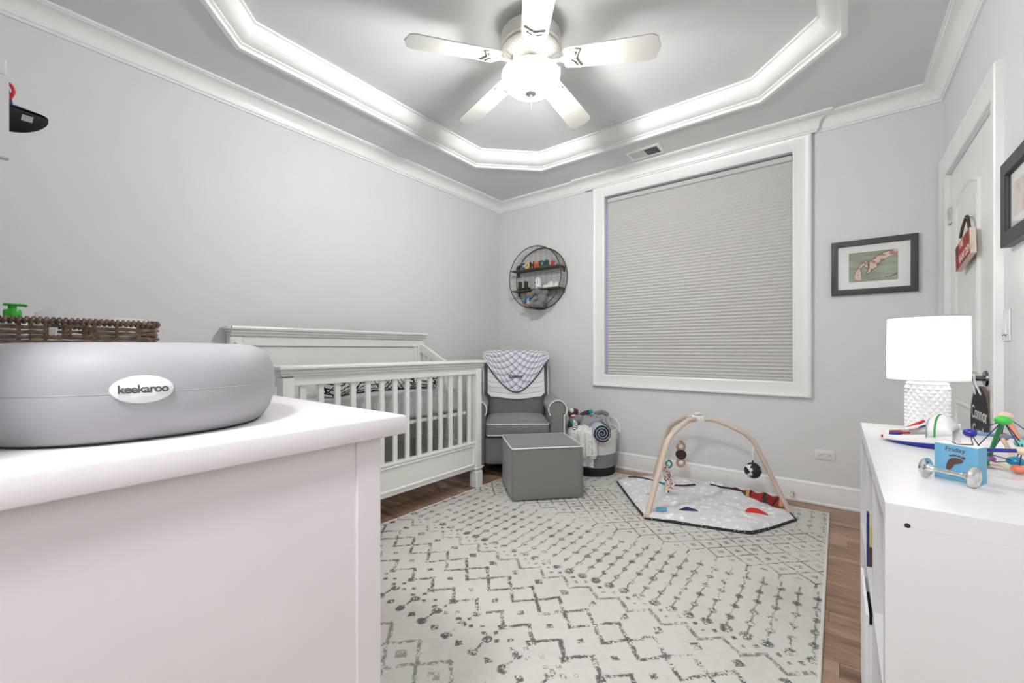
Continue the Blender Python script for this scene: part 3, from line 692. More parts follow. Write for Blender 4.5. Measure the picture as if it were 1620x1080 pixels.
for ya, yb in ((-.030, .003), (.011, .040)):
    hp = [(bx+.001, ya, bh-.043), (bx+.001, yb, bh-.043), (bx+.001, yb, bh-.016), (bx+.001, ya, bh-.016)]
    pts = []
    for i in range(4):
        a, b = Vector(hp[i]), Vector(hp[(i+1) % 4]); m_ = max(2, int((b-a).length/.004))
        pts += [a.lerp(b, k/m_)+Vector((.001*((k % 2)*2-1), 0, .001*((k % 2)*2-1))) for k in range(m_)]
    MB().tube(pts, [.0042 if i % 2 else .0034 for i in range(len(pts))], 6, True).obj('handle_wrap', M['weave'], t)
MB().box(-bx+.006, -by+.006, .001, bx-.006, by-.006, .006).obj('bottom', M['weave'], t)
# basket contents
t = thing('pump_bottle', 'white lotion bottle with a bright green pump standing in the woven basket', 'bottle', (-1.69, .068, HD+.008))
M['green_plastic'] = mat('green_plastic', srgb(32, 176, 32), .35)
MB().lathe([(.026, 0), (.028, .004), (.028, .17), (.024, .188), (.016, .196), (.016, .199)], n=28).obj('bottle_body', M['plastic'], t)
p = MB().lathe([(.0165, .197), (.0165, .212), (.0145, .216), (.008, .217), (.008, .227), (.001, .227)], n=24).obj('pump_collar', M['green_plastic'], t)
MB().box(-.012, -.016, .226, .012, .016, .231, .002, 2).tube([(0, .012, .2285), (0, .022, .228), (0, .025, .225)], .0035, 8).obj('pump_head', M['green_plastic'], p)
t = thing('wipes_pack', 'white soft pack of wipes poking above the right end of the basket', 'wipes', (-1.70, .262, HD+.008))
MB().cushion((0, 0, .094), (.09, .05, .094), .03, 10, (0, 0, .01)).obj('pack', M['plastic'], t)
mb = MB()
for k in range(9): mb.cushion((-.045+.01*k, -.02+.006*k, .192), (.004, .035, .014), .003, 3, mtx=Matrix.Rotation(R(15-4*k), 4, 'Y'))
mb.obj('tissue', M['cloth'], t)
t = thing('cream_tube', 'white cream tube with a flat crimped end standing in the basket', 'tube', (-1.64, .115, HD+.008))
MB().grid(lambda u, v: ((.02*(1-v)+.001)*cos(2*PI*u), (.02+.004*v)*sin(2*PI*u)+.012*v*v, .02+.200*v+.012*v*sin(2*PI*u)), 20, 10, True).obj('tube_body', M['plastic'], t)
MB().cyl((0, 0, 0), (0, 0, .02), .015).obj('cap', M['plastic'], t)
t = thing('diaper_stack', 'white folded cloths in the middle of the woven basket behind the handle slots', 'cloth', (-1.745, .165, HD+.008))
for k in range(4): MB().cushion((.02, 0, .019+k*.037), (.07, .055, .0185), .014, 6).obj('folded_cloth', M['cloth'], t)
# wall rack with cap
t = thing('wall_rack', 'white wall mounted hook rack with a side panel at the left edge', 'rack', (-1.2, YN, 1.40))
MB().box(-.60, 0, 0, .0, .018, .18, .002).obj('back_board', M['white'], t)
for x in (-.60, -.02):
    MB().prism([(0.016, 0), (.1345, 0), (.1345, .145), (.130, .152), (.016, .152)], x, x+.02, lambda a, b, d: (d, a, b), .0015).obj('side_panel', M['white'], t)
MB().box(-.602, .0, .150, .002, .1315, .180, .004, 2).obj('top_board', M['white'], t)
for x in (-.16, -.30, -.44): MB().tube([(x, .015, .10), (x, .05, .10), (x, .058, .115)], .006, 8).obj('peg', M['nickel'], t)
t = thing('baseball_cap', 'navy baseball cap with red strap and black brim underside hanging on the rack', 'cap', (-1.36, YN+.095, 1.550))
M['navy'] = mat('navy_twill', srgb(28, 34, 92), .8, bump=(500, .3)); M['red'] = mat('red_trim', srgb(200, 30, 46), .6)
def crown_(u, v): a = 2*PI*u; e = v*PI/2; return (.082*cos(a)*cos(e)**.7, -.02+.071*sin(a)*cos(e)**.7, -.004+.10*sin(e))
MB().grid(crown_, 32, 10, True).obj('crown', M['navy'], t, 60)
MB().ball((0, -.02, .097), .007, 8).obj('button', M['red'], t)
def brim(sg): return lambda u, v: (.082*cos(PI*u)*(1-.12*v), .028+.072*v*sin(PI*u)**.8+.0*v, sg*.0025-.002-.010*(1-abs(2*u-1))*0-.004*v-.016*(cos(PI*u))**2)
MB().grid(brim(1), 24, 8).obj('brim', M['navy'], t, 60)
br = MB().grid(brim(-1), 24, 8).obj('brim_underside', M['black'], t, 60)
MB().box(-.018, .062, -.010, .016, .078, -.0088, mtx=Matrix.Identity(4)).obj('sticker', M['paper'], t)
MB().tube(bez([(.05, .030, .036), (.054, .044, .030), (.056, .049, .016), (.054, .044, .0)], 5), .003, 6).obj('red_strap', M['red'], t)

# ================================================================== CRIB
cx0, cx1, cy0, cy1 = -2.895, -2.165, .94, 2.42
t = thing('crib', 'ivory white convertible crib with tall headboard against the left wall', 'crib')
mc = M['crib']
for y0, y1 in ((cy0, cy0+.07), (cy1-.07, cy1)):
    pst = MB().box(cx1-.065, y0+.006, .155, cx1, y1-.006, .91, .003).obj('front_post', mc, t)
    MB().box(cx1-.068, y0-.001, .0, cx1+.006, y1+.001, .128, .007).box(cx1-.060, y0+.009, .12, cx1-.003, y1-.009, .145).box(cx1-.068, y0-.001, .139, cx1+.006, y1+.001, .157, .005).obj('foot', mc, pst)
    MB().box(cx0, y0, 0, cx0+.06, y1, 1.135, .003).obj('rear_post', mc, t)
# headboard
MB().box(cx0+.005, cy0+.07, .30, cx0+.045, cy1-.07, 1.135).obj('headboard', mc, t)
MB().sweep([(cx0+.045, cy0+.11, .36), (cx0+.045, cy1-.11, .36), (cx0+.045, cy1-.11, 1.075), (cx0+.045, cy0+.11, 1.075)], [(0, 0), (0, .012), (-.008, .012), (-.022, .006), (-.025, 0)], (1, 0, 0), True).obj('headboard_moulding', mc, t)
MB().box(cx0+.04, cy0+.07, 1.075, cx0+.058, cy1-.07, 1.135, .002).obj('headboard_rail', mc, t)
capp = [(0, 0), (.012, 0), (.016, .012), (.026, .02), (.028, .032), (.040, .036), (.044, .046), (.040, .056), (0, .056)]
MB().sweep([(cx0+.058, cy0, 1.135), (cx0+.058, cy1, 1.135)], [(-a, b) for a, b in capp], (0, 0, 1)).box(cx0-.005, cy0, 1.135, cx0+.058, cy1, 1.191).box(cx0-.005, cy0-.022, 1.171, cx0+.085, cy1+.022, 1.191, .006, 2).box(cx0-.005, cy0-.012, 1.155, cx0+.076, cy1+.012, 1.172, .004).obj('headboard_cap', mc, t)
# front rail
MB().box(cx1-.052, cy0+.06, .865, cx1-.008, cy1-.06, .925, .003).obj('front_top_rail', mc, t)
MB().box(cx1-.066, cy0, .915, cx1+.004, cy1, .93, .003).box(cx1-.07, cy0-.008, .929, cx1+.012, cy1+.008, .947, .005, 2).box(cx1-.075, cy0-.02, .947, cx1+.026, cy1+.02, .970, .008, 3).obj('front_cap', mc, t)
MB().box(cx1-.05, cy0+.06, .335, cx1-.006, cy1-.06, .352, .003).obj('slat_rail', mc, t)
MB().box(cx1-.046, cy0+.06, .145, cx1-.014, cy1-.06, .338, .002).obj('front_apron', mc, t)
MB().sweep([(cx1-.014, cy0+.09, .185), (cx1-.014, cy1-.09, .185), (cx1-.014, cy1-.09, .318), (cx1-.014, cy0+.09, .318)], [(-.014, 0), (-.014, .006), (-.004, .009), (.0, .006), (.002, 0)], (1, 0, 0), True).obj('apron_moulding', mc, t)
ns = 14; sp0, sp1 = cy0+.07, cy1-.07
sl = MB().box(-.010, -.016, .345, .010, .016, .872, .003).mesh('slat', mc)
for k in range(ns):
    o = bpy.data.objects.new('slat', sl); C.objects.link(o); o.parent = t; o.location = (cx1-.03, sp0+(sp1-sp0)*(k+.5)/ns, 0)
# end panels with swooping top rails
for ye, sgn in ((cy1-.04, 1), (cy0+.04, -1)):
    pts = bez([(cx0+.05, 0, 1.095), (cx0+.10, 0, 1.088), (cx0+.22, 0, 1.03), (cx0+.36, 0, .965), (cx0+.52, 0, .937), (cx1-.05, 0, .932)], 6)
    poly = [(p.x, p.z) for p in pts]+[(p.x, p.z-.07) for p in pts[::-1]]
    MB().prism(poly, ye-.018, ye+.018, lambda a, b, d: (a, d, b), .003).obj('swoop_rail', mc, t)
    MB().box(cx0+.05, ye-.014, .22, cx1-.05, ye+.014, .33, .003).obj('end_rail', mc, t)
    for k in range(7):
        x = cx0+.11+k*.085; zt = min(pts, key=lambda p: abs(p.x-x)).z-.06
        MB().box(x-.014, ye-.009, .32, x+.014, ye+.009, zt, .002).obj('slat', mc, t)
# mattress support
MB().box(cx1-.085, cy0+.09, .562, cx1-.065, cy1-.09, .582).box(cx0+.07, cy0+.09, .562, cx0+.09, cy1-.09, .582).box(cx0+.07, cy1-.11, .562, cx1-.065, cy1-.09, .582).box(cx0+.07, cy0+.09, .562, cx1-.065, cy0+.11, .582).obj('mattress_support', mc, t)
for yy in (cy1-.082, cy0+.082):
    MB().box(cx1-.09, yy-.004, .42, cx1-.072, yy+.004, .72).obj('support_bracket', M['pewter'], t)
    for zz in (.45, .52, .69): MB().cyl((cx1-.072, yy, zz), (cx1-.062, yy, zz), .006, n=8).obj('bolt', M['chrome'], t)
def sheet_fn(c): return [(((c.noise(30, 3, c.vec(c.x*4, c.y*7, c.z*.4))-.45)*5).clamp()*.55, srgb(150, 150, 152))]
M['sheet'] = mat('grey_heather_sheet', srgb(206, 205, 206), .9, fn=sheet_fn, bump=(200, .3))
tag(MB().cushion(((cx0+cx1)/2-.005, (cy0+cy1)/2, .668), (.285, .640, .084), .04, 14, (0, 0, .004)).obj('crib_mattress', M['sheet'], None), 'crib mattress in a light grey striated fitted sheet', 'mattress')
def maze_fn(c):
    a = c.v; ix = (c.x*9).floor(); w = c.voro(17, 'F1', out=1)
    n = c.noise(4, 1); ang = c.voro(16, out=0)
    d1 = ((c.y*26+c.z*26+n*3)).saw().abs(); d2 = ((c.y*26-c.z*26+c.x*12)).saw().abs()
    sel = ((c.y*7+c.z*3).floor()*.5).fract().gt(.25)
    d3 = ((c.z*30+c.x*10)).saw().abs()
    sel2 = ((c.y*7-c.z*5+.4).floor()*.34).fract().gt(.5)
    d = (d1*sel+d2*(1-sel)); d = d*(1-sel2)+d3*sel2
    e = c.voro(11, 'DISTANCE_TO_EDGE')
    return [((d.lt(.13)).max(e.lt(.035)), (.012, .012, .014))]
M['maze'] = mat('black_white_maze_print', (.80, .80, .79), .85, fn=maze_fn)
t = thing('nursing_pillow', 'white crescent nursing pillow with black maze print lying in the crib', 'pillow', (-2.56, 1.77, .756))
pts = bez([(.14, -.44, .075), (.06, -.36, .08), (-.02, -.2, .085), (-.05, 0, .088), (-.03, .2, .086), (.05, .35, .082), (.13, .44, .076)], 5)
rad = [(.055+.033*sin(PI*min(1, max(0, (i+2)/(len(pts)+3))))**.5) for i in range(len(pts))]
rad[0] = .03; rad[-1] = .03
MB().tube(pts, rad, 20).obj('pillow_body', M['maze'], t, 60)
MB().tube([p+Vector((rad[i]*.95, 0, rad[i]*.3)) for i, p in enumerate(pts)], .0022, 5).obj('piping', M['black'], t)

# ================================================================== GLIDER CHAIR, OTTOMAN, BLANKET
CH = (-2.280, 3.005, .0112); CA = R(39)
t = thing('armchair', 'charcoal grey upholstered glider armchair with white piping in the corner', 'armchair', CH, CA)
g_ = M['grey']
MB().lathe([(.24, 0), (.25, .01), (.25, .03), (.23, .035), (.05, .04), (.05, .1)], n=32).obj('swivel_base', M['black'], t)
MB().cushion((0, .01, .205), (.272, .325, .115), .03, 8).obj('seat_box', g_, t)
st_ = MB().cushion((0, -.035, .385), (.262, .315, .068), .04, 12, (0, .006, .016)).obj('seat_cushion', g_, t)
def loop(hx, y0, y1, z, r): return [(-hx+r, y0, z), (hx-r, y0, z), (hx, y0+r, z), (hx, y1, z), (-hx, y1, z), (-hx, y0+r, z)]
for zz in (.430, .340): MB().tube([(-.258, -.30, zz), (-.245, -.343, zz), (-.22, -.350, zz+.001), (0, -.355, zz+.002), (.22, -.350, zz+.001), (.245, -.343, zz), (.258, -.30, zz)], .005, 6).obj('piping', M['piping'], st_)
def armprof(n=14):
    P = [(-.052, .09), (.058, .09), (.058, .50)]
    P += [(.004+.075*cos(a), .545+.078*sin(a)) for a in [R(-30)+i*R(240)/n for i in range(n+1)]]
    P += [(-.052, .50)]; return P
for sx in (-1, 1):
    ap = [(sx*.325+sx*a, b) for a, b in armprof()]
    ar = MB().prism(ap, -.325, .33, lambda a, b, d: (a, d, b), .012).obj('arm', g_, t)
    MB().tube([(a*1.0, -.327, b) for a, b in ap[0:1]+ap[1:]], .0055, 6).obj('piping', M['piping'], ar)
def lean(x, y, z): return (x*(1+.04*(z-.45)), y+(z-.4)*.22, z)
bk = MB().cushion((0, .20, .58), (.30, .075, .44), .05, 12).deform(lean).obj('back_frame', M['grey_dark'], t)
bc = MB().cushion((0, .115, .685), (.262, .06, .275), .05, 14, (0, .02, 0))
bc.deform(lean).deform(lambda x, y, z: (x, y+.004*sin(34*z+3*abs(x)*9)*max(0, (.62-z)/.15) if z < .62 else y, z)).obj('back_cushion', M['grey_dark'], t, 60)
for s in (-1, 1): MB().tube([lean(s*.300, .122, z) for z in (.5, .62, .75, .88, .97)]+[lean(s*.27, .122, 1.005)], .0052, 6).obj('piping', M['piping'], bk)
# blanket over its back (own thing, same frame as the chair)
t = thing('baby_blanket', 'white striped baby blanket with blue plaid flap draped over the armchair back', 'blanket', CH, CA)
def stripe_fn(c): return [((c.y*11).saw().line(.022, .05)*.75, srgb(128, 128, 134))]
M['muslin'] = mat('striped_white_muslin', (.80, .80, .80), .9, fn=stripe_fn, coord='UV', bump=(90, .3))
def plaid_fn(c):
    a = (c.x*8+c.y*7); b = (c.x*8-c.y*7); L = lambda v: (v.saw().line(.11, .05))*.62+((v*1+.28).saw().line(.02, .03))*.5
    return [((L(a)+L(b)).clamp()*.85, srgb(104, 100, 156))]
M['plaid'] = mat('blue_white_plaid', (.80, .80, .81), .9, fn=plaid_fn, coord='UV', bump=(90, .25))
M['hem'] = mat('slate_hem', srgb(92, 94, 108), .9)
def back_front(x, z):                                # front surface of the back cushion, chair frame
    return .115-.06-.02*max(0, (1-(x/.262)**2))*max(0, 1-((z-.685)/.275)**2)+(z-.4)*.22
def over(x, s):                                      # s: distance below the top edge along the front (negative = over the top)
    if s >= 0:
        z = .985-s; return (x, back_front(x, min(z, .945))-.012+(.02 if z > .945 else 0)*((z-.945)/.04), z)
    a = min(PI, -s/.075); return (x, .150+.22*.55-(.085)*cos(a)+.0, .985+.045*sin(a)+.0)
def sheet(u, v):
    x = -.262+.524*u; s = -.10+v*(.475+.018*sin(PI*u)-.03*max(0, abs(u-.5)-.44)/.06)
    p = over(x, s); return (p[0], p[1]-.002*sin(v*40), p[2]+.004*sin(u*9))
MB().grid(sheet, 30, 44).obj('striped_cloth', M['muslin'], t, 60)
def hemf(u):
    q = abs(2*u-1); return .345*(1-((q*q+.04)/1.04)**.80) if q < 1 else 0
def flap(u, v):
    x = -.31+.62*u; q = abs(2*u-1); s0 = -.16; s = s0+(hemf(u)+.012-s0)*v
    p = over(x, s); d = .009+.004*sin(u*PI*5)*(v)
    return (p[0], p[1]-d*(1 if s > -.05 else .3), p[2]+(.008 if s < 0 else 0)-(.02*max(0, q-.82)/.18))
fp = MB().grid(flap, 44, 30).obj('plaid_flap', M['plaid'], t, 60)
MB().tube([Vector(flap(i/60, 1.0))+Vector((0, -.001, 0)) for i in range(61)], .0062, 6).obj('binding', M['hem'], fp)
o = text('embroidery', 'Connor', .042, M['black'], fp, Matrix.Identity(4), .001, bold=.0017)
for v in o.data.vertices: v.co = Vector((v.co.x, over(v.co.x, .985-(.795+v.co.y))[1]-.0165-v.co.z, .795+v.co.y))
# ottoman
t = thing('ottoman', 'square charcoal grey ottoman with white piping in front of the armchair', 'ottoman', (-1.757, 2.607, .012), R(47.4))
MB().cushion((0, 0, .185), (.252, .237, .182), .014, 14, (.006, .006, .0)).deform(lambda x, y, z: (x, y, z+(.022*(1-(x/.26)**2)*(1-(y/.245)**2) if z > .33 else 0))).obj('body', M['grey'], t, 50)
lp = []
for i, (ax, ay) in enumerate(((1, -1), (1, 1), (-1, 1), (-1, -1))):
    for k in range(-3, 4):
        a = i*PI/2-PI/4+k*PI/12*.99; lp.append((ax*.228+.026*cos(a), ay*.213+.026*sin(a), .362))
MB().tube(lp, .0052, 6, True).obj('piping', M['piping'], t)
MB().tube([(.2525, -.2375, .355), (.2525, -.2375, .2), (.2525, -.2375, .01)], .002, 5).obj('corner_seam', M['grey_dark'], t)

# ================================================================== TOY BIN
BX, BY = -1.665, 3.285
t = thing('storage_bin', 'round fabric bin banded white, grey and black beside the armchair', 'bin', (BX, BY, .0112))
br_ = lambda z: .180+.028*(z/.43)
M['white_rope'] = mat('white_canvas', (.80, .79, .77), .85, bump=(120, .4))
M['grey_canvas'] = mat('grey_canvas', srgb(140, 140, 142), .85, bump=(120, .4))
M['black_canvas'] = mat('black_canvas', srgb(32, 32, 33), .85, bump=(120, .4))
for nm, z0, z1, m_ in (('black_band', 0, .07, M['black_canvas']), ('grey_band', .07, .18, M['grey_canvas']), ('white_band', .18, .378, M['white_rope'])):
    prf = [(br_(z0+(z1-z0)*i/4), z0+(z1-z0)*i/4) for i in range(5)]
    MB().lathe(prf+[(r-.008, z) for r, z in prf[::-1]], n=40, caps=False).obj(nm, m_, t, 50)
MB().lathe([(.001, .004), (.172, .004), (.172, .010), (.001, .010)], n=32).obj('bottom', M['black_canvas'], t)
for an in (50, 230):
    a = R(an); c0 = Vector((cos(a)*.208, sin(a)*.208, 0)); tx = Vector((-sin(a), cos(a), 0))
    MB().tube(bez([c0-tx*.075+Vector((0, 0, .34)), c0-tx*.072+Vector((0, 0, .39)), c0*.93-tx*.045+Vector((0, 0, .435)), c0*.9+tx*.045+Vector((0, 0, .438)), c0-tx*-.072+Vector((0, 0, .39)), c0+tx*.075+Vector((0, 0, .34))], 6), .008, 8).obj('handle', M['white_rope'], t)
# things in the bin
M['stars'] = mat('grey_star_fleece', srgb(158, 158, 160), .95, fn=lambda c: [(c.voro(22, rnd=.6).lt(.17), srgb(84, 86, 90))], bump=(200, .5))
t = thing('grey_plush', 'light grey plush with dark star spots lying across the top of the bin', 'plush toy', (BX-.0, BY-.0, .335), R(35))
MB().cushion((.0, .02, .075), (.135, .085, .065), .06, 8, (0, 0, .02), Matrix.Rotation(R(14), 4, 'Y')).obj('body', M['stars'], t, 60)
MB().tube(bez([(-.10, -.02, .12), (-.16, -.04, .13), (-.19, -.05, .10)], 4), [.035, .036, .037, .037, .036, .034, .032, .028, .02], 12).obj('arm', M['grey_canvas'], t)
MB().tube(bez([(.02, .08, .15), (.09, .09, .165), (.14, .06, .145)], 4), [.020]*8+[.014], 10).obj('arm', M['plush_grey'], t)
t = thing('sock_monkey', 'dark grey sock monkey with white muzzle, red lips and teal pompoms beside the arm', 'plush toy', (BX-.135, BY-.105, .435))
M['sock'] = mat('dark_marled_sock', srgb(74, 72, 72), .95, bump=(300, .8)); M['teal'] = mat('teal_pompom', srgb(24, 160, 176), .95, bump=(200, 1)); M['brown'] = mat('brown_sock', srgb(78, 46, 34), .95)
hd = MB().ball((0, 0, .065), (.046, .044, .05), 16).obj('head', M['sock'], t)
MB().ball((.022, -.030, .045), (.028, .022, .02), 12).obj('muzzle', M['cloth'], hd)
MB().tube([(.0, -.050, .044), (.022, -.055, .046), (.045, -.042, .05)], .006, 6).obj('lips', M['red'], hd)
MB().ball((.004, -.036, .098), (.022, .014, .022), 12).obj('ear', M['cloth'], hd)
MB().ball((.038, -.012, .082), (.016, .022, .03), 10).obj('brow_patch', M['brown'], hd)
MB().ball((.005, -.01, -.03), (.05, .045, .06), 14).obj('body', M['sock'], t)
MB().ball((.022, -.058, .002), .017, 12).obj('pompom', M['teal'], t)
MB().tube([(.02, .03, .03), (.09, .05, .075), (.125, .05, .085)], [.02, .018, .018], 10).obj('arm', M['sock'], t)
MB().ball((.142, .05, .090), .017, 12).obj('pompom', M['teal'], t)
t = thing('striped_sock_toy', 'black and white striped toy arm hanging over the left bin edge', 'plush toy', (BX-.10, BY-.17, .375))
M['bw_stripe'] = mat('black_white_stripe', (.78, .78, .77), .9, fn=lambda c: [((c.y*48+c.z*20).saw().abs().lt(.24), (.02, .02, .022))])
MB().tube(bez([(-.02, .06, .045), (.02, .0, .05), (.055, -.06, .0)], 5), [.024]*10+[.02], 12).obj('body', M['bw_stripe'], t, 60)
t = thing('printed_blanket', 'white muslin blanket with faint leaf print hanging over the front of the bin', 'blanket', (BX, BY, 0))
M['leaf'] = mat('leaf_print_muslin', (.80, .79, .765), .9, fn=lambda c: [(((c.voro(26, rnd=1).lt(.30))*(c.noise(90, 2).gt(.56)))*.8, srgb(140, 146, 148))], bump=(60, .4))
def hang(w0, w1, drop, off, ph):
    def f_(u, v):
        a = R(w0+(w1-w0)*u); s = v*(drop+.14)-.14
        wob = .010*sin(u*14+ph)*min(1, max(0, v*1.6-.2))
        if s < 0: r = br_(.378)+s*1.25; z = .392+off*.3+.012*sin(u*7+ph)-.0*s
        else:
            r = br_(.378)+.014+off+wob+.01*sin(min(1, s/.04)*PI/2); z = .392-s
        return (r*cos(a), r*sin(a), z+off*.2)
    return f_
MB().grid(hang(-128, -62, .29, .006, 0), 36, 26).obj('hanging_layer', M['leaf'], t, 60)
MB().grid(hang(-106, -58, .22, .026, 1.7), 36, 22).obj('folded_layer', M['leaf'], t, 60)
MB().grid(hang(-82, -56, .20, .044, 3), 24, 20).obj('folded_layer', M['leaf'], t, 60)
t = thing('rolled_blanket', 'tightly rolled navy and pale blue blanket standing at the right of the bin', 'blanket', (BX+.135, BY-.150, .315), R(38))
M['navy_cloth'] = mat('navy_knit', srgb(38, 42, 54), .9, bump=(200, .5)); M['blue_cloth'] = mat('pale_blue_knit', srgb(176, 188, 206), .9, bump=(200, .5))
def spiral(r0, turns, pitch, L, th_): return lambda u, v: ((r0+pitch*u*turns)*cos(2*PI*turns*u+th_), -L/2+L*v, (r0+pitch*u*turns)*sin(2*PI*turns*u+th_)+.075)
for th_, m_ in ((0, M['navy_cloth']), (2.1, M['blue_cloth']), (4.2, M['navy_cloth'])):
    fsp = spiral(.008, 3.2, .0205, .20, th_); mb = MB(); mb.grid(fsp, 90, 2)
    o = mb.obj('rolled_layer', m_, t, 60); sm = o.modifiers.new('s', 'SOLIDIFY'); sm.thickness = .0055

# ================================================================== RUG
def rug_fn(c):
    Tp = .133
    X = c.x+(c.noise(22, 3)-.5)*.022; Y = c.y+(c.noise(22, 3, c.vec(c.x+7, c.y+3, 0))-.5)*.022
    fine = c.noise(150, 3, rough=.6); mid = c.noise(34, 3); big = c.noise(3.2, 2)
    ph = (X+.926)/Tp
    def rnd(px, py, r, soft=.006): return (1-((px*px+py*py).sqrt()-r)/soft).clamp()
    def dia(px, py, r, soft=.006): return (1-((px.abs()+py.abs())-r)/soft).clamp()
    def zig(y0, amp, period, top, w=.0052):
        k = (X-top)/period; zz = k.tri()*amp+y0; return ((Y-zz)*.7).line(w, .005)
    out = None
    # stepped diamond chain
    A = zig(1.375, .140, .266, -.926).max(zig(1.375, .140, .266, -.793))
    bl_ = dia(ph.saw()*Tp, Y-1.562, .020).max(dia((ph+.5).saw()*Tp*1.0, Y-1.335, .014))
    # lower and upper single zigzags
    B1 = zig(1.228, .068, Tp, -.924); b1 = dia((ph+.5).saw()*Tp, Y-1.222, .019)
    B2 = zig(1.605, .062, Tp, -.86, .0042)*.8
    # dotted rows
    p2 = (X+.926)/(Tp/2)
    D = dia(p2.saw()*Tp/2, Y-1.185, .0085).max(dia((p2+.5).saw()*Tp/2, Y-1.155, .010)).max(dia((p2+.5).saw()*Tp/2, Y-1.690, .009)).max(dia(p2.saw()*Tp/2, Y-1.665, .007)*.8)
    # dumbbells
    kx = ((X+.862)/Tp).saw()*Tp
    E_ = rnd(kx, Y-1.140, .016).max(rnd(kx, Y-1.063, .016)).max(kx.line(.003, .003)*Y.between(1.063, 1.14)).max(dia(((X+.795)/Tp).saw()*Tp, Y-1.065, .016))
    # bead columns
    q = ((X+.132)/(Tp/2)).saw()*Tp/2; yb = ((Y-1.728)/.0875)
    st_ = (Y-1.60).max(.2)
    col_ = rnd(q, yb.saw()*.0875, .0135)*.85+q.line(.0022, .003)*.75
    F = col_.clamp()*Y.between(1.705, 2.235); F = F.max(rnd(q, Y-1.728, .019))
    # Y stems and diamond lattice
    s_ = ((X+.477)/Tp); G = (s_.saw()*Tp).line(.003, .003)*Y.between(2.235, 2.30)
    l1 = (((Y-2.30)/Tp+s_)).saw()*Tp*.707; l2 = (((Y-2.30)/Tp-s_)).saw()*Tp*.707
    lat = l1.line(.0028, .004).max(l2.line(.0028, .004))
    cell = dia((s_).saw()*Tp, ((Y-2.30)/Tp+.5).saw()*Tp, .017).max(dia((s_+.5).saw()*Tp, ((Y-2.30)/Tp).saw()*Tp, .017))
    Hh = lat.max(cell*.8)*Y.between(2.298, 2.94)*.92
    F2 = col_.clamp()*Y.between(2.97, 3.33)*.75
    lat2 = ((((Y-.985)/.16+(X+.86)/.16)).saw()*.11).line(.004, .005).max(((((Y-.985)/.16-(X+.86)/.16)).saw()*.11).line(.004, .005))
    cell2 = dia(((X+.86)/.16).saw()*.16, ((Y-.985)/.16+.5).saw()*.16, .024)
    I = lat2.max(cell2*.8)*Y.between(.3, .99)*.75
    tot = A.max(bl_).max(B1).max(b1).max(B2).max(D).max(E_).max(F).max(G).max(Hh).max(F2).max(I)
    wear = ((fine-.46+(mid-.5)*.8+(big-.5)*.4)*8+.55).clamp()
    mask = (tot*wear).clamp()*.86
    return [(((big-.45)*3+(mid-.5)*1.6).clamp()*.6, srgb(196, 192, 183)), (mask, srgb(62, 62, 63))]
M['rug'] = mat('distressed_rug_pile', srgb(213, 211, 205), .95, fn=rug_fn, bump=(260, .35))
rx0, rx1, ry0, ry1 = -2.150, -.048, .51, 3.345
t = tag(MB().box(rx0, ry0, .0005, rx1, ry1, .011, .003, 2).obj('area_rug', M['rug'], None), 'large cream area rug with distressed black tribal pattern on the wood floor', 'rug')
M['rug_edge'] = mat('rug_binding', srgb(222, 219, 210), .95, bump=(300, .4))
for a, b, c_, d in ((rx0, ry0, rx0, ry1), (rx1, ry0, rx1, ry1), (rx0, ry0, rx1, ry0), (rx0, ry1, rx1, ry1)): MB().tube([(a, b, .0068), (c_, d, .0068)], .0064, 8).obj('edge_binding', M['rug_edge'], t)

# ================================================================== PLAY GYM
ZR = .0115
F1, F2_, F3, HB = Vector((-.935, 2.552, ZR)), Vector((-.238, 3.185, ZR)), Vector((-1.15, 3.285, ZR)), Vector((-.752, 3.020, .585))
t = thing('play_gym_frame', 'pale wood three-legged play gym arch standing over the grey mat', 'play gym', (0, 0, 0))
def leg_pts(Fp):
    d = (Fp-HB); d.z = 0; L = d.length; d.normalize()
    prof_ = [(0.03, .583), (.075, .583), (.12, .574), (.20, .538), (.265, .502), (.305, .462), (.335, .405), (.385, .29), (.44, .16), (.49, .042), (.505, .012+ZR)]
    k = L/.505; return bez([HB+d*(a*k)-Vector((0, 0, HB.z-b)) for a, b in prof_], 4), d
for Fp in (F1, F2_, F3):
    P, d = leg_pts(Fp); n_ = len(P)
    side = Vector((-d.y, d.x, 0))
    MB().tube(P, [.0155]*n_, 10, flat=1.2, up=side).obj('leg', M['wood'], t)
hb = MB().box(-.040, -.026, -.026, .040, .026, .022, .005, 2, Matrix.Translation(HB) @ Matrix.Rotation(R(20), 4, 'Z')).lathe([(.014, .02), (.014, .027), (.026, .029), (.026, .037), (.02, .041), (.001, .042)], HB, 24).obj('hub', M['plastic'], t)
for Fp in (F1, F2_, F3):
    P, d = leg_pts(Fp); p_ = P[22]; MB().ball(p_-Vector((0, 0, .002)), (.010, .010, .017), 10).obj('toy_knob', M['plastic'], t)
    e = P[-1]; MB().cyl(e+Vector((0, 0, -.006)), e+Vector((0, 0, .006)), .017, n=14).obj('foot_plate', M['wood'], t)
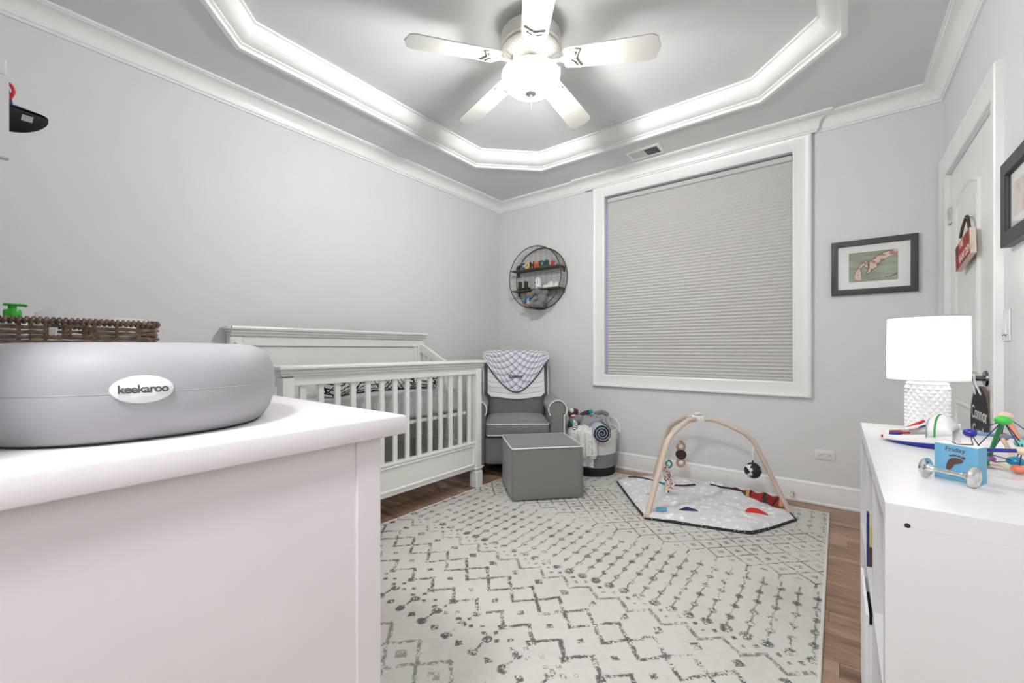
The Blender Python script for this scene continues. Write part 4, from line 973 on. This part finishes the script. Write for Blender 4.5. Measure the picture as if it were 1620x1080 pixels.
# mat
t = thing('play_mat', 'light grey white-speckled padded baby play mat on the rug under the gym', 'play mat', (-.74, 3.02, ZR))
M['matg'] = mat('speckled_grey_cotton', srgb(222, 221, 222), .9, fn=lambda c: [(c.voro(24, rnd=.9).lt(.30)*.9, srgb(250, 250, 250))], bump=(40, .3))
M['mat_dark'] = mat('dark_print_edge', srgb(42, 42, 44), .85, fn=lambda c: [(c.voro(60).lt(.2), srgb(190, 190, 190))])
poly = [(-1.36, 3.10), (-1.16, 2.83), (-.935, 2.54), (-.66, 2.615), (-.385, 2.695), (-.30, 2.86), (-.205, 3.075), (-.29, 3.30), (-.36, 3.43), (-.72, 3.43), (-1.10, 3.42), (-1.28, 3.30)]
def edge(u):
    k = u*len(poly); i = int(k) % len(poly); f_ = k-int(k); a, b = poly[i], poly[(i+1) % len(poly)]
    return Vector((a[0]+(b[0]-a[0])*f_+.74, a[1]+(b[1]-a[1])*f_-3.02, 0))
def matf(u, v):
    e = edge(u); p = e*v; r = mnoise.noise(Vector((p.x*5, p.y*5, 1.3)))*.5+.5; r2 = mnoise.noise(Vector((p.x*14, p.y*14, 4.1)))
    back = max(0, (p.y-.16)/.25)
    z = .014+.040*r+.012*r2+.04*min(1, back)*max(0, sin(p.x*7.5+1.1))*(1 if v < .97 else .5)
    if p.y < -.1: z += .012*max(0, sin(p.x*11+p.y*9))*(v > .5)
    z *= min(1, (1-v)*14+.35)
    return (p.x, p.y, z)
MB().grid(matf, 144, 34, True).obj('top_cloth', M['matg'], t, 60)
MB().tube([edge(i/144)*1.002+Vector((0, 0, .007)) for i in range(144)], .0075, 8, True).obj('dark_edge', M['mat_dark'], t)
MB().prism([tuple((edge(i/48))[:2]) for i in range(48)], .001, .005).obj('underside', M['mat_dark'], t)
def matz(x, y):
    e = Vector((x+.74, y-3.02, 0)); best = (9, 0, 0)
    for i in range(144):
        q = edge(i/144)
        if q.normalized().dot(e.normalized()) > .9995-0: 
            dd = 1-q.normalized().dot(e.normalized())
            if dd < best[0]: best = (dd, i/144, e.length/q.length)
    return matf(best[1], min(1, best[2]))[2]
def patch(name, pts, material, lift=.003):
    c0 = (sum(p[0] for p in pts)/len(pts), sum(p[1] for p in pts)/len(pts)); mb = MB()
    vv = [mb.bm.verts.new((x+.74, y-3.02, matz(x, y)+lift)) for x, y in pts]; cc = mb.bm.verts.new((c0[0]+.74, c0[1]-3.02, matz(*c0)+lift+.001))
    for i in range(len(vv)): mb.face([vv[i], vv[(i+1) % len(vv)], cc])
    return mb.obj(name, material, t, 60)
def half(cx, cy, r, a, n=10): return [(cx+r*cos(R(a)+PI*i/n), cy+r*sin(R(a)+PI*i/n)) for i in range(n+1)]
M['tag_navy'] = mat('navy_print', srgb(44, 42, 110), .8); M['tag_red'] = mat('red_print', srgb(226, 44, 36), .8); M['tag_lime'] = mat('lime_print', srgb(150, 214, 110), .8); M['tag_sky'] = mat('sky_print', srgb(110, 180, 214), .8)
patch('navy_patch', half(-.735, 2.735, .055, 20), M['tag_navy']); patch('red_patch', half(-.395, 2.985, .065, 30), M['tag_red'])
patch('lime_tag', [(-1.05, 2.86), (-1.02, 2.86), (-1.02, 2.92), (-1.05, 2.92)], M['tag_lime']); patch('blue_tag', [(-.91, 2.66), (-.855, 2.70), (-.835, 2.64), (-.89, 2.60)], M['tag_sky'])
def foldline(pts, r=.006): return [(x+.74, y-3.02, matz(x, y)+.006) for x, y in pts]
MB().tube(bez(foldline([(-1.30, 3.16), (-1.20, 3.17), (-1.05, 3.17), (-.93, 3.20), (-.83, 3.27)]), 6), .0055, 6).obj('fold_edge', M['mat_dark'], t)
MB().tube(bez(foldline([(-.74, 3.33), (-.66, 3.30), (-.58, 3.30), (-.48, 3.30)]), 6), .007, 6).obj('fold_edge', M['mat_dark'], t)
MB().ball((-1.03+.74, 3.17-3.02, matz(-1.03, 3.17)+.010), (.03, .010, .008), 10).obj('teal_tab', M['teal'], t)
def crum(u, v):
    x = -.60+.33*u; y = 3.335-.12*u+(.07+.03*u)*(v-.5); return (x+.74, y-3.02, .03+.055*sin(PI*v)*(.35+.65*u**.6)*(1-max(0, u-.9)*6)+.008*sin(u*22))
M['rainbow'] = mat('multicolour_print_flap', srgb(150, 40, 36), .85, fn=lambda c: [((c.x*9+c.y*4).saw().abs().lt(.12), srgb(60, 74, 52)), ((c.x*13-c.z*8).saw().abs().lt(.06), srgb(40, 30, 34)), ((c.x*5+.2).saw().gt(.40)*.8, srgb(206, 176, 110)), (((c.x*7+.1).saw().gt(.33))*.7, srgb(196, 44, 70))])
MB().grid(crum, 30, 10).obj('printed_flap', M['rainbow'], t, 60)
# hanging toys
wp = leg_pts(F3)[0][10]; wx, wy = -.892, 3.13
t = thing('hanging_rattle', 'wooden ring rattle with brown disc hanging from the rear gym leg', 'toy', (wx, wy, 0))
M['tanwood'] = mat('tan_wood', srgb(178, 148, 126), .5); M['dkwood'] = mat('dark_walnut_disc', srgb(56, 38, 32), .5)
rt = Matrix.Rotation(R(38), 4, 'Z')
def vring(z, R_, r): return [tuple(rt @ Vector((R_*cos(2*PI*i/28), 0, z+R_*sin(2*PI*i/28)))) for i in range(28)]
for z in (.356, .240): MB().tube(vring(z, .026, .011), .011, 8, True, flat=.8).obj('wooden_ring', M['tanwood'], t)
MB().cyl(rt @ Vector((0, -.010, .298)), rt @ Vector((0, .010, .298)), .036, n=28).obj('dark_disc', M['dkwood'], t)
MB().box(-.010, -.008, .380, .010, .008, .400, .002, mtx=rt).obj('top_tab', M['tanwood'], t)
MB().tube([(0, 0, .396), (0, 0, .50), (.0, 0, .560)], [.003, .0035, .004], 8).obj('strap', M['cloth'], t)
hp = leg_pts(F2_)[0][22]; bxx = Vector((hp.x-.01, hp.y-.012, 0))
t = thing('hanging_ball', 'black and white segmented fabric ball hanging from the right gym leg', 'toy', (bxx.x, bxx.y, 0))
zb_ = hp.z-.170
M['ballbw'] = mat('black_white_ball', (.80, .80, .78), .8)
MB().ball((0, 0, zb_), .048, 20).obj('ball_core', M['ballbw'], t)
for k, (ax, an) in enumerate((('X', 0), ('X', 90), ('Z', 90), ('Y', 45), ('Y', -45), ('X', 45), ('X', -45))):
    q = Matrix.Rotation(R(an), 4, ax)
    MB().grid(lambda u, v: tuple(Vector((0, 0, zb_)) + rt @ q @ Vector(((.049+.002*sin(PI*v))*sin((u-.5)*1.55), (.0505)*cos((u-.5)*1.55)*cos((v-.5)*.95*sin(PI*u)), .050*sin((v-.5)*.95*sin(PI*u))))), 14, 6).obj('black_petal', M['black'], t, 60)
    MB().grid(lambda u, v: tuple(Vector((0, 0, zb_)) + rt @ q @ Vector(((.049+.002*sin(PI*v))*sin((u-.5)*1.55), -(.0505)*cos((u-.5)*1.55)*cos((v-.5)*.95*sin(PI*u)), .050*sin((v-.5)*.95*sin(PI*u))))), 14, 6).obj('black_petal', M['black'], t, 60)
MB().tube([(0, 0, zb_+.046), (.0, .0, zb_+.07)], .004, 6).obj('ball_loop', M['black'], t)
MB().tube([(0, 0, zb_+.068), (.0, 0, hp.z-.06), (.008, .010, hp.z-.002)], [.006, .005, .005], 8).obj('strap', M['cloth'], t)
hp1 = leg_pts(F1)[0][22]
t = thing('hanging_cloth_toy', 'colour-dotted crinkle cloth toy hanging behind the front left gym leg', 'toy', (-.925, 2.925, 0))
M['confetti'] = mat('confetti_print', (.80, .79, .76), .85, fn=lambda c: [(c.voro(48).lt(.30), srgb(190, 40, 44)), (c.voro(40, vec=c.vec(c.x+3, c.y+1, c.z)).lt(.26), srgb(40, 44, 50)), (c.voro(44, vec=c.vec(c.x+9, c.y+5, c.z)).lt(.25), srgb(226, 160, 60)), (c.voro(36, vec=c.vec(c.x+5, c.y+2, c.z)).lt(.2), srgb(40, 140, 90))])
MB().grid(lambda u, v: tuple(rt @ Vector((-.030+.06*u+.02*sin(v*5), .012*sin(u*9+v*4), .075+.19*v))), 10, 14).obj('cloth_body', M['confetti'], t, 60)
MB().tube([tuple(rt @ Vector((.012+.02*cos(a), 0, .268+.024*sin(a)))) for a in [i*PI/10 for i in range(20)]], .006, 8, True).obj('teal_ring', mat('green_teal_ring', srgb(30, 150, 120), .5), t)
MB().tube([tuple(rt @ Vector((.0, 0, .283))), (hp1.x+.925, hp1.y-2.925, hp1.z-.0)], .003, 6).obj('strap', M['cloth'], t)

# ================================================================== CUBE SHELF AND WHAT IS ON IT
HS = .770; kx0, kx1, ky0, ky1 = .068, .458, 1.030, 2.105
t = thing('cube_shelf', 'low white six-cube storage shelf standing along the right wall', 'shelf')
wm = M['white']; T_ = .038
MB().box(kx0, ky0, HS-T_, kx1, ky1, HS, .0004).obj('top_panel', wm, t)
MB().box(kx0, ky0, 0, kx1, ky1, T_, .0015).obj('bottom_panel', wm, t)
sp = MB().box(kx0, ky0, T_, kx1, ky0+T_, HS-T_).obj('side_panel', wm, t)
MB().box(kx0, ky1-T_, T_, kx1, ky1, HS-T_, .0005).obj('side_panel', wm, t)
cw = (ky1-ky0-2*T_-2*.016)/3
for k in (1, 2): yk = ky0+T_+k*cw+(k-1)*.016; MB().box(kx0+.001, yk, T_, kx1, yk+.016, HS-T_).obj('divider', wm, t)
MB().box(kx0+.001, ky0+T_, .377, kx1, ky1-T_, .393).obj('middle_shelf', wm, t)
MB().box(kx1-.004, ky0+T_, T_, kx1-.001, ky1-T_, HS-T_).obj('back_panel', wm, t)
MB().cyl((.098, ky0+.001, .735), (.098, ky0-.0008, .735), .0042, n=12).obj('screw_cap', M['dark'], sp)
yA = ky0+T_+cw+.016
t = thing('storage_box', 'white bin with black lining sitting in a lower cube of the white shelf', 'box', (0, 0, 0))
MB().box(.0565, yA+.012, .0385, .0635, yA+cw-.012, .368, .001).box(.42, yA+.012, .0385, .428, yA+cw-.012, .34, .001).box(.0635, yA+.012, .0385, .428, yA+.020, .34).box(.0635, yA+cw-.020, .0385, .428, yA+cw-.012, .34).obj('box_shell', M['paper'], t)
MB().box(.0645, yA+.022, .06, .418, yA+cw-.022, .30).obj('black_lining', M['black'], t)
t = thing('picture_book', 'picture book with navy spine standing in an upper cube of the white shelf', 'book', (.0705, yA+cw-.06, .3935))
MB().box(0, 0, 0, .18, .018, .160, .001).obj('cover', mat('book_cover_paint', srgb(206, 196, 120), .5, fn=lambda c: [((c.z).lt(.06), srgb(92, 52, 40)), ((c.noise(20, 3)).gt(.6)*.6, srgb(150, 160, 120)), (c.z.gt(.12)*.7, srgb(220, 220, 206))]), t)
MB().box(-.0015, -.001, -.0003, .004, .019, .161).obj('spine', mat('navy_spine', srgb(44, 58, 120), .5), t)
# lamp
LX, LY = .238, 1.988
t = thing('table_lamp', 'white table lamp with drum shade and diamond-studded base on the cube shelf', 'lamp', (LX, LY, HS))
M['ceramic'] = mat('white_ceramic', (.84, .83, .84), .35)
nu_, nv_ = 32, 13; b_ = bmesh.new(); g_ = []
for j in range(nv_+1):
    row = []
    for i in range(nu_):
        peak = (i+j) % 2 == 0 and 0 < j < nv_; r = .0515+(.0068 if peak else 0); a = 2*PI*i/nu_
        row.append(b_.verts.new((r*cos(a), r*sin(a), .006+.156*j/nv_)))
    g_.append(row)
for j in range(nv_):
    for i in range(nu_):
        q = [g_[j][i], g_[j][(i+1) % nu_], g_[j+1][(i+1) % nu_], g_[j+1][i]]
        if (i+j) % 2 == 0: b_.faces.new([q[0], q[1], q[3]]); b_.faces.new([q[1], q[2], q[3]])
        else: b_.faces.new([q[0], q[1], q[2]]); b_.faces.new([q[0], q[2], q[3]])
base_ = MB(); base_.merge(b_); base_.lathe([(.001, 0), (.050, 0), (.0525, .006), (.001, .006)], n=32).lathe([(.0515, .162), (.0535, .166), (.050, .170), (.018, .172), (.001, .172)], n=32).obj('base', M['ceramic'], t, 12)
MB().lathe([(.014, .171), (.014, .182), (.012, .186), (.012, .215), (.001, .215)], n=20).obj('neck', M['ceramic'], t)
M['shade'] = mat('white_linen_shade', (.86, .85, .85), .9, trans=.45)
prs = [(.1035, .178), (.1015, .388)]
MB().lathe(prs+[(r-.002, z) for r, z in prs[::-1]]+[prs[0]], n=56, caps=False).obj('drum_shade', M['shade'], t, 60)
sr = MB().tube([(.1035*cos(a), .1035*sin(a), .178) for a in [i*PI/28 for i in range(56)]], .0018, 5, True).tube([(.1015*cos(a), .1015*sin(a), .388) for a in [i*PI/28 for i in range(56)]], .0018, 5, True)
for k in range(3): a = k*2*PI/3+.3; sr.tube([(.012*cos(a), .012*sin(a), .365), (.1005*cos(a), .1005*sin(a), .386)], .0015, 5)
sr.obj('shade_rings', M['pewter'], t)
MB().ball((0, 0, .275), (.026, .026, .032), 16).obj('bulb', mat('lit_bulb', (1, .97, .93), .4, emit=14), t)
bl_ = bpy.data.lights.new('lamp_light', 'POINT'); bl_.energy = BULB; bl_.color = (1, .97, .94); bl_.shadow_soft_size = .03
bo = bpy.data.objects.new('lamp_light', bl_); C.objects.link(bo); bo.location = (LX, LY, HS+.335)
# grooming tray
ax = Vector((.92, -.39, 0)); KA = math.atan2(-.39, .92)
t = thing('grooming_kit', 'white boat-shaped baby grooming kit on blue base in front of the lamp', 'grooming kit', (.105, 1.742, HS), KA)
M['kit_blue'] = mat('royal_blue_plastic', srgb(28, 42, 150), .35)
KL = .168
def hw(s): return .043*max(.02, min(1, (s+.03)/.55))**.55*(1-.16*max(0, (s-.6)/.4)**2)
def loft(rows, m_, nm, closed=True, sm=50):
    mb = MB(); rg = [[mb.bm.verts.new(p) for p in row] for row in rows]; k = len(rg[0])
    for A, B_ in zip(rg, rg[1:]):
        for j in range(k if closed else k-1): mb.face([A[j], A[(j+1) % k], B_[(j+1) % k], B_[j]])
    if closed: mb.face(rg[0][::-1]); mb.face(rg[-1])
    return mb.obj(nm, m_, t, sm)
ss = [i/24 for i in range(25)]
zlo = lambda s: .007+.013*s; zr = lambda s: .026+.040*s**1.25; zn = lambda s: .002+.006*max(0, 1-s*3.5)
loft([[(s*KL, q*hw(s)*k_, z) for q, z, k_ in ((-1, zn(s), .80), (-1, zlo(s), .97), (1, zlo(s), .97), (1, zn(s), .80))] for s in ss], M['kit_blue'], 'base')
zf = lambda s: .026+.046*s; zr = lambda s: .021+.034*s**1.5
loft([[(s*KL, q*hw(s)*k_, z) for q, z, k_ in ((-1, zlo(s)-.001, .96), (-1, (zlo(s)+zr(s))/2, 1.02), (-1, zr(s), .94), (-1, zr(s)-.001, .87), (-1, zlo(s)+.005, .78), (1, zlo(s)+.005, .78), (1, zf(s)-.001, .87), (1, zf(s), .94), (1, (zlo(s)+zf(s))/2, 1.02), (1, zlo(s)-.001, .96))] for s in ss], M['plastic'], 'tray_shell')
arch_ = lambda s, g, zt, n=14: [(s*KL, -hw(s)*g*cos(PI*i/n), zr(s)-.010+(zf(s)-zr(s)+.0)*i/n*.6+(zt-zr(s)+.010)*sin(PI*i/n)**.75*(1-.2*i/n)) for i in range(n+1)]
loft([arch_(s, 1.0, z) for s, z in ((.70, .088), (.76, .0955), (.84, .096), (.92, .088), (.98, .072), (1.0, .055))], M['plastic'], 'hood', False, 60).modifiers.new('s', 'SOLIDIFY').thickness = .003
MB().tube(arch_(.70, 1.0, .088), .0024, 6).obj('hood_lip', M['chrome'], t)
MB().tube(arch_(.80, 1.02, .0968)[:9], .0022, 6).obj('green_seal', mat('green_trim', srgb(40, 150, 60), .4), t)
MB().box(.010, -.026, .012, .014, -.0215, .020, .001).obj('red_mark', M['red'], t)
for nm, P, r, m_ in (('red_clipper', [(.058, .004, .042), (.098, .012, .072)], .010, M['red']), ('red_handle', [(.022, .006, .027), (.07, -.01, .034)], .008, M['red']), ('blue_handle', [(.03, -.018, .026), (.055, -.022, .030)], .010, M['kit_blue']), ('comb', [(.020, .004, .034), (.062, -.004, .042)], .008, mat('cream_plastic', srgb(236, 228, 208), .4)), ('clear_scoop', [(.064, -.012, .044), (.118, -.006, .066)], .012, M['plastic']), ('tan_stick', [(.075, -.026, .044), (.112, -.026, .060)], .0035, M['tanwood']), ('blue_grip', [(.098, -.025, .056), (.120, -.023, .068)], .006, M['kit_blue'])):
    MB().tube([P[0], ((Vector(P[0])+Vector(P[1]))/2), P[1]], [r*.8, r, r*.7], 10, flat=.5).obj(nm, m_, t)
# board book block
bd = Vector((.853, -.52, 0)); BA = math.atan2(-.52, .853)
t = thing('board_book', 'small light blue board book reading Friday with a brown footprint', 'book', (.169, 1.312, HS), BA)
M['sky'] = mat('sky_blue_card', srgb(108, 172, 206), .4); M['brn'] = mat('brown_print', srgb(92, 66, 58), .6)
MB().box(0, 0, 0, .070, .0345, .0755, .0008).obj('cover', M['sky'], t)
MB().box(.001, .0015, .0735, .069, .033, .0762).obj('page_edge', M['paper'], t)
BB = lambda x, z: basis((1, 0, 0), (0, 0, 1), (x, -.0003, z))
text('lettering', 'Friday', .0135, M['brn'], t, BB(.034, .0655), .0002)
MB().prism([(-.015, -.017), (-.009, -.019), (-.004, -.013), (-.001, -.006), (.004, -.003), (.011, .0), (.0135, .0045), (.010, .0085), (.002, .0095), (-.006, .0075), (-.011, .002), (-.014, -.008)], 0, .0005, lambda a, b, d: (.034+a, -d, .039+b)).obj('footprint', M['brn'], t, 0)
for a_, b_, r_ in ((-.0075, .0125, .0017), (-.0035, .0140, .0019), (.0010, .0145, .0020), (.0062, .0140, .0022), (.0130, .0115, .0030)): MB().prism([(a_+r_*1.2*cos(k*PI/6), b_+r_*sin(k*PI/6)) for k in range(12)], 0, .0005, lambda p, q, d: (.034+p, -d, .039+q)).obj('toe_print', M['brn'], t, 0)
text('lettering', 'Caring', .0105, M['brn'], t, BB(.036, .012), .0002)
MB().tube([(.018+.034*q, .008+.018*(.5+.5*cos(q*PI*2)), .0765) for q in [i/16 for i in range(17)]], .0018, 5).obj('top_print', M['brn'], t)
# silver rattle
t = thing('silver_rattle', 'shiny silver dumbbell baby rattle lying in front of the blue book', 'rattle', (.153, 1.288, HS), math.atan2(-.041, .062))
rl = .076; hx = Matrix.Rotation(R(90), 4, 'Y')
for x, s in ((0, 1), (rl, -1)):
    MB().lathe([(.001, -.0050), (.010, -.0050), (.012, -.0065), (.0185, -.0052), (.0215, -.001), (.0215, .001), (.018, .0035), (.011, .0055), (.008, .010), (.006, .015)], (x, 0, .0216), 28, hx if s == 1 else Matrix.Rotation(R(-90), 4, 'Y')).obj('disc', M['chrome'], t)
MB().tube([(.013, 0, .0216), (.024, 0, .0216), (rl/2, 0, .0216), (rl-.024, 0, .0216), (rl-.013, 0, .0216)], [.0062, .0042, .0055, .0042, .0062], 16).obj('bar', M['chrome'], t)
# bead and rod activity toy
t = thing('bead_rod_toy', 'colourful wooden rod and bead toy strung with dark elastic on the shelf edge', 'toy', (0, 0, 0))
ND = {'A': (.247, 1.454, .853), 'A2': (.389, 1.605, .830), 'B1': (.244, 1.398, .823), 'B2': (.322, 1.428, .826), 'C': (.302, 1.468, .886), 'C2': (.290, 1.526, .784),
      'D': (.325, 1.559, .887), 'D2': (.346, 1.536, .826), 'E': (.327, 1.603, .830), 'E2': (.329, 1.504, .788), 'G': (.321, 1.446, .7815), 'H': (.278, 1.486, .7815)}
cc = lambda n_, r_, g_, b_: mat('bead_'+n_, srgb(r_, g_, b_), .3, coat=.3)
bc_ = {'navy': cc('navy', 40, 44, 150), 'sky': cc('sky', 128, 172, 212), 'tan': cc('tan', 220, 200, 170), 'lime': cc('lime', 70, 196, 70), 'green': cc('green', 24, 130, 64), 'purple': cc('purple', 150, 80, 156), 'salmon': cc('salmon', 226, 140, 112), 'teal': cc('teal', 112, 204, 192), 'red': cc('red', 178, 46, 44), 'blue': cc('blue', 20, 140, 180), 'orange': cc('orange', 232, 130, 96)}
for a, b, cl in (('A', 'A2', 'sky'), ('B1', 'B2', 'navy'), ('C', 'C2', 'green'), ('D', 'D2', 'salmon'), ('E', 'E2', 'tan'), ('H', 'G', 'tan')):
    MB().cyl(ND[a], ND[b], .0045, n=12).obj('rod', bc_[cl], t)
for k_, cl, r_ in (('A', 'navy', .0125), ('A2', 'green', .0125), ('B1', 'teal', .0125), ('B2', 'tan', .0125), ('C', 'lime', .0150), ('C2', 'purple', .0135), ('D', 'tan', .0140), ('D2', 'teal', .0135), ('E', 'red', .0150), ('E2', 'blue', .0155), ('G', 'orange', .0130), ('H', 'green', .0115)):
    MB().ball(ND[k_], (r_, r_, r_*.72 if k_ not in 'A' else r_*.85), 16).obj('bead', bc_[cl], t)
M['elastic'] = mat('navy_elastic', srgb(36, 32, 84), .7)
for a, b in (('A', 'C'), ('A', 'B1'), ('C', 'B1'), ('C', 'B2'), ('D', 'A2'), ('D', 'C'), ('C', 'D2'), ('B1', 'E2'), ('H', 'E2'), ('E', 'A2'), ('E', 'E2'), ('D2', 'B2'), ('G', 'B2'), ('B1', 'H'), ('A', 'C2'), ('E', 'C2'), ('D', 'E'), ('A2', 'D2'), ('E2', 'D2')):
    MB().cyl(ND[a], ND[b], .0011, n=6).obj('elastic_string', M['elastic'], t)
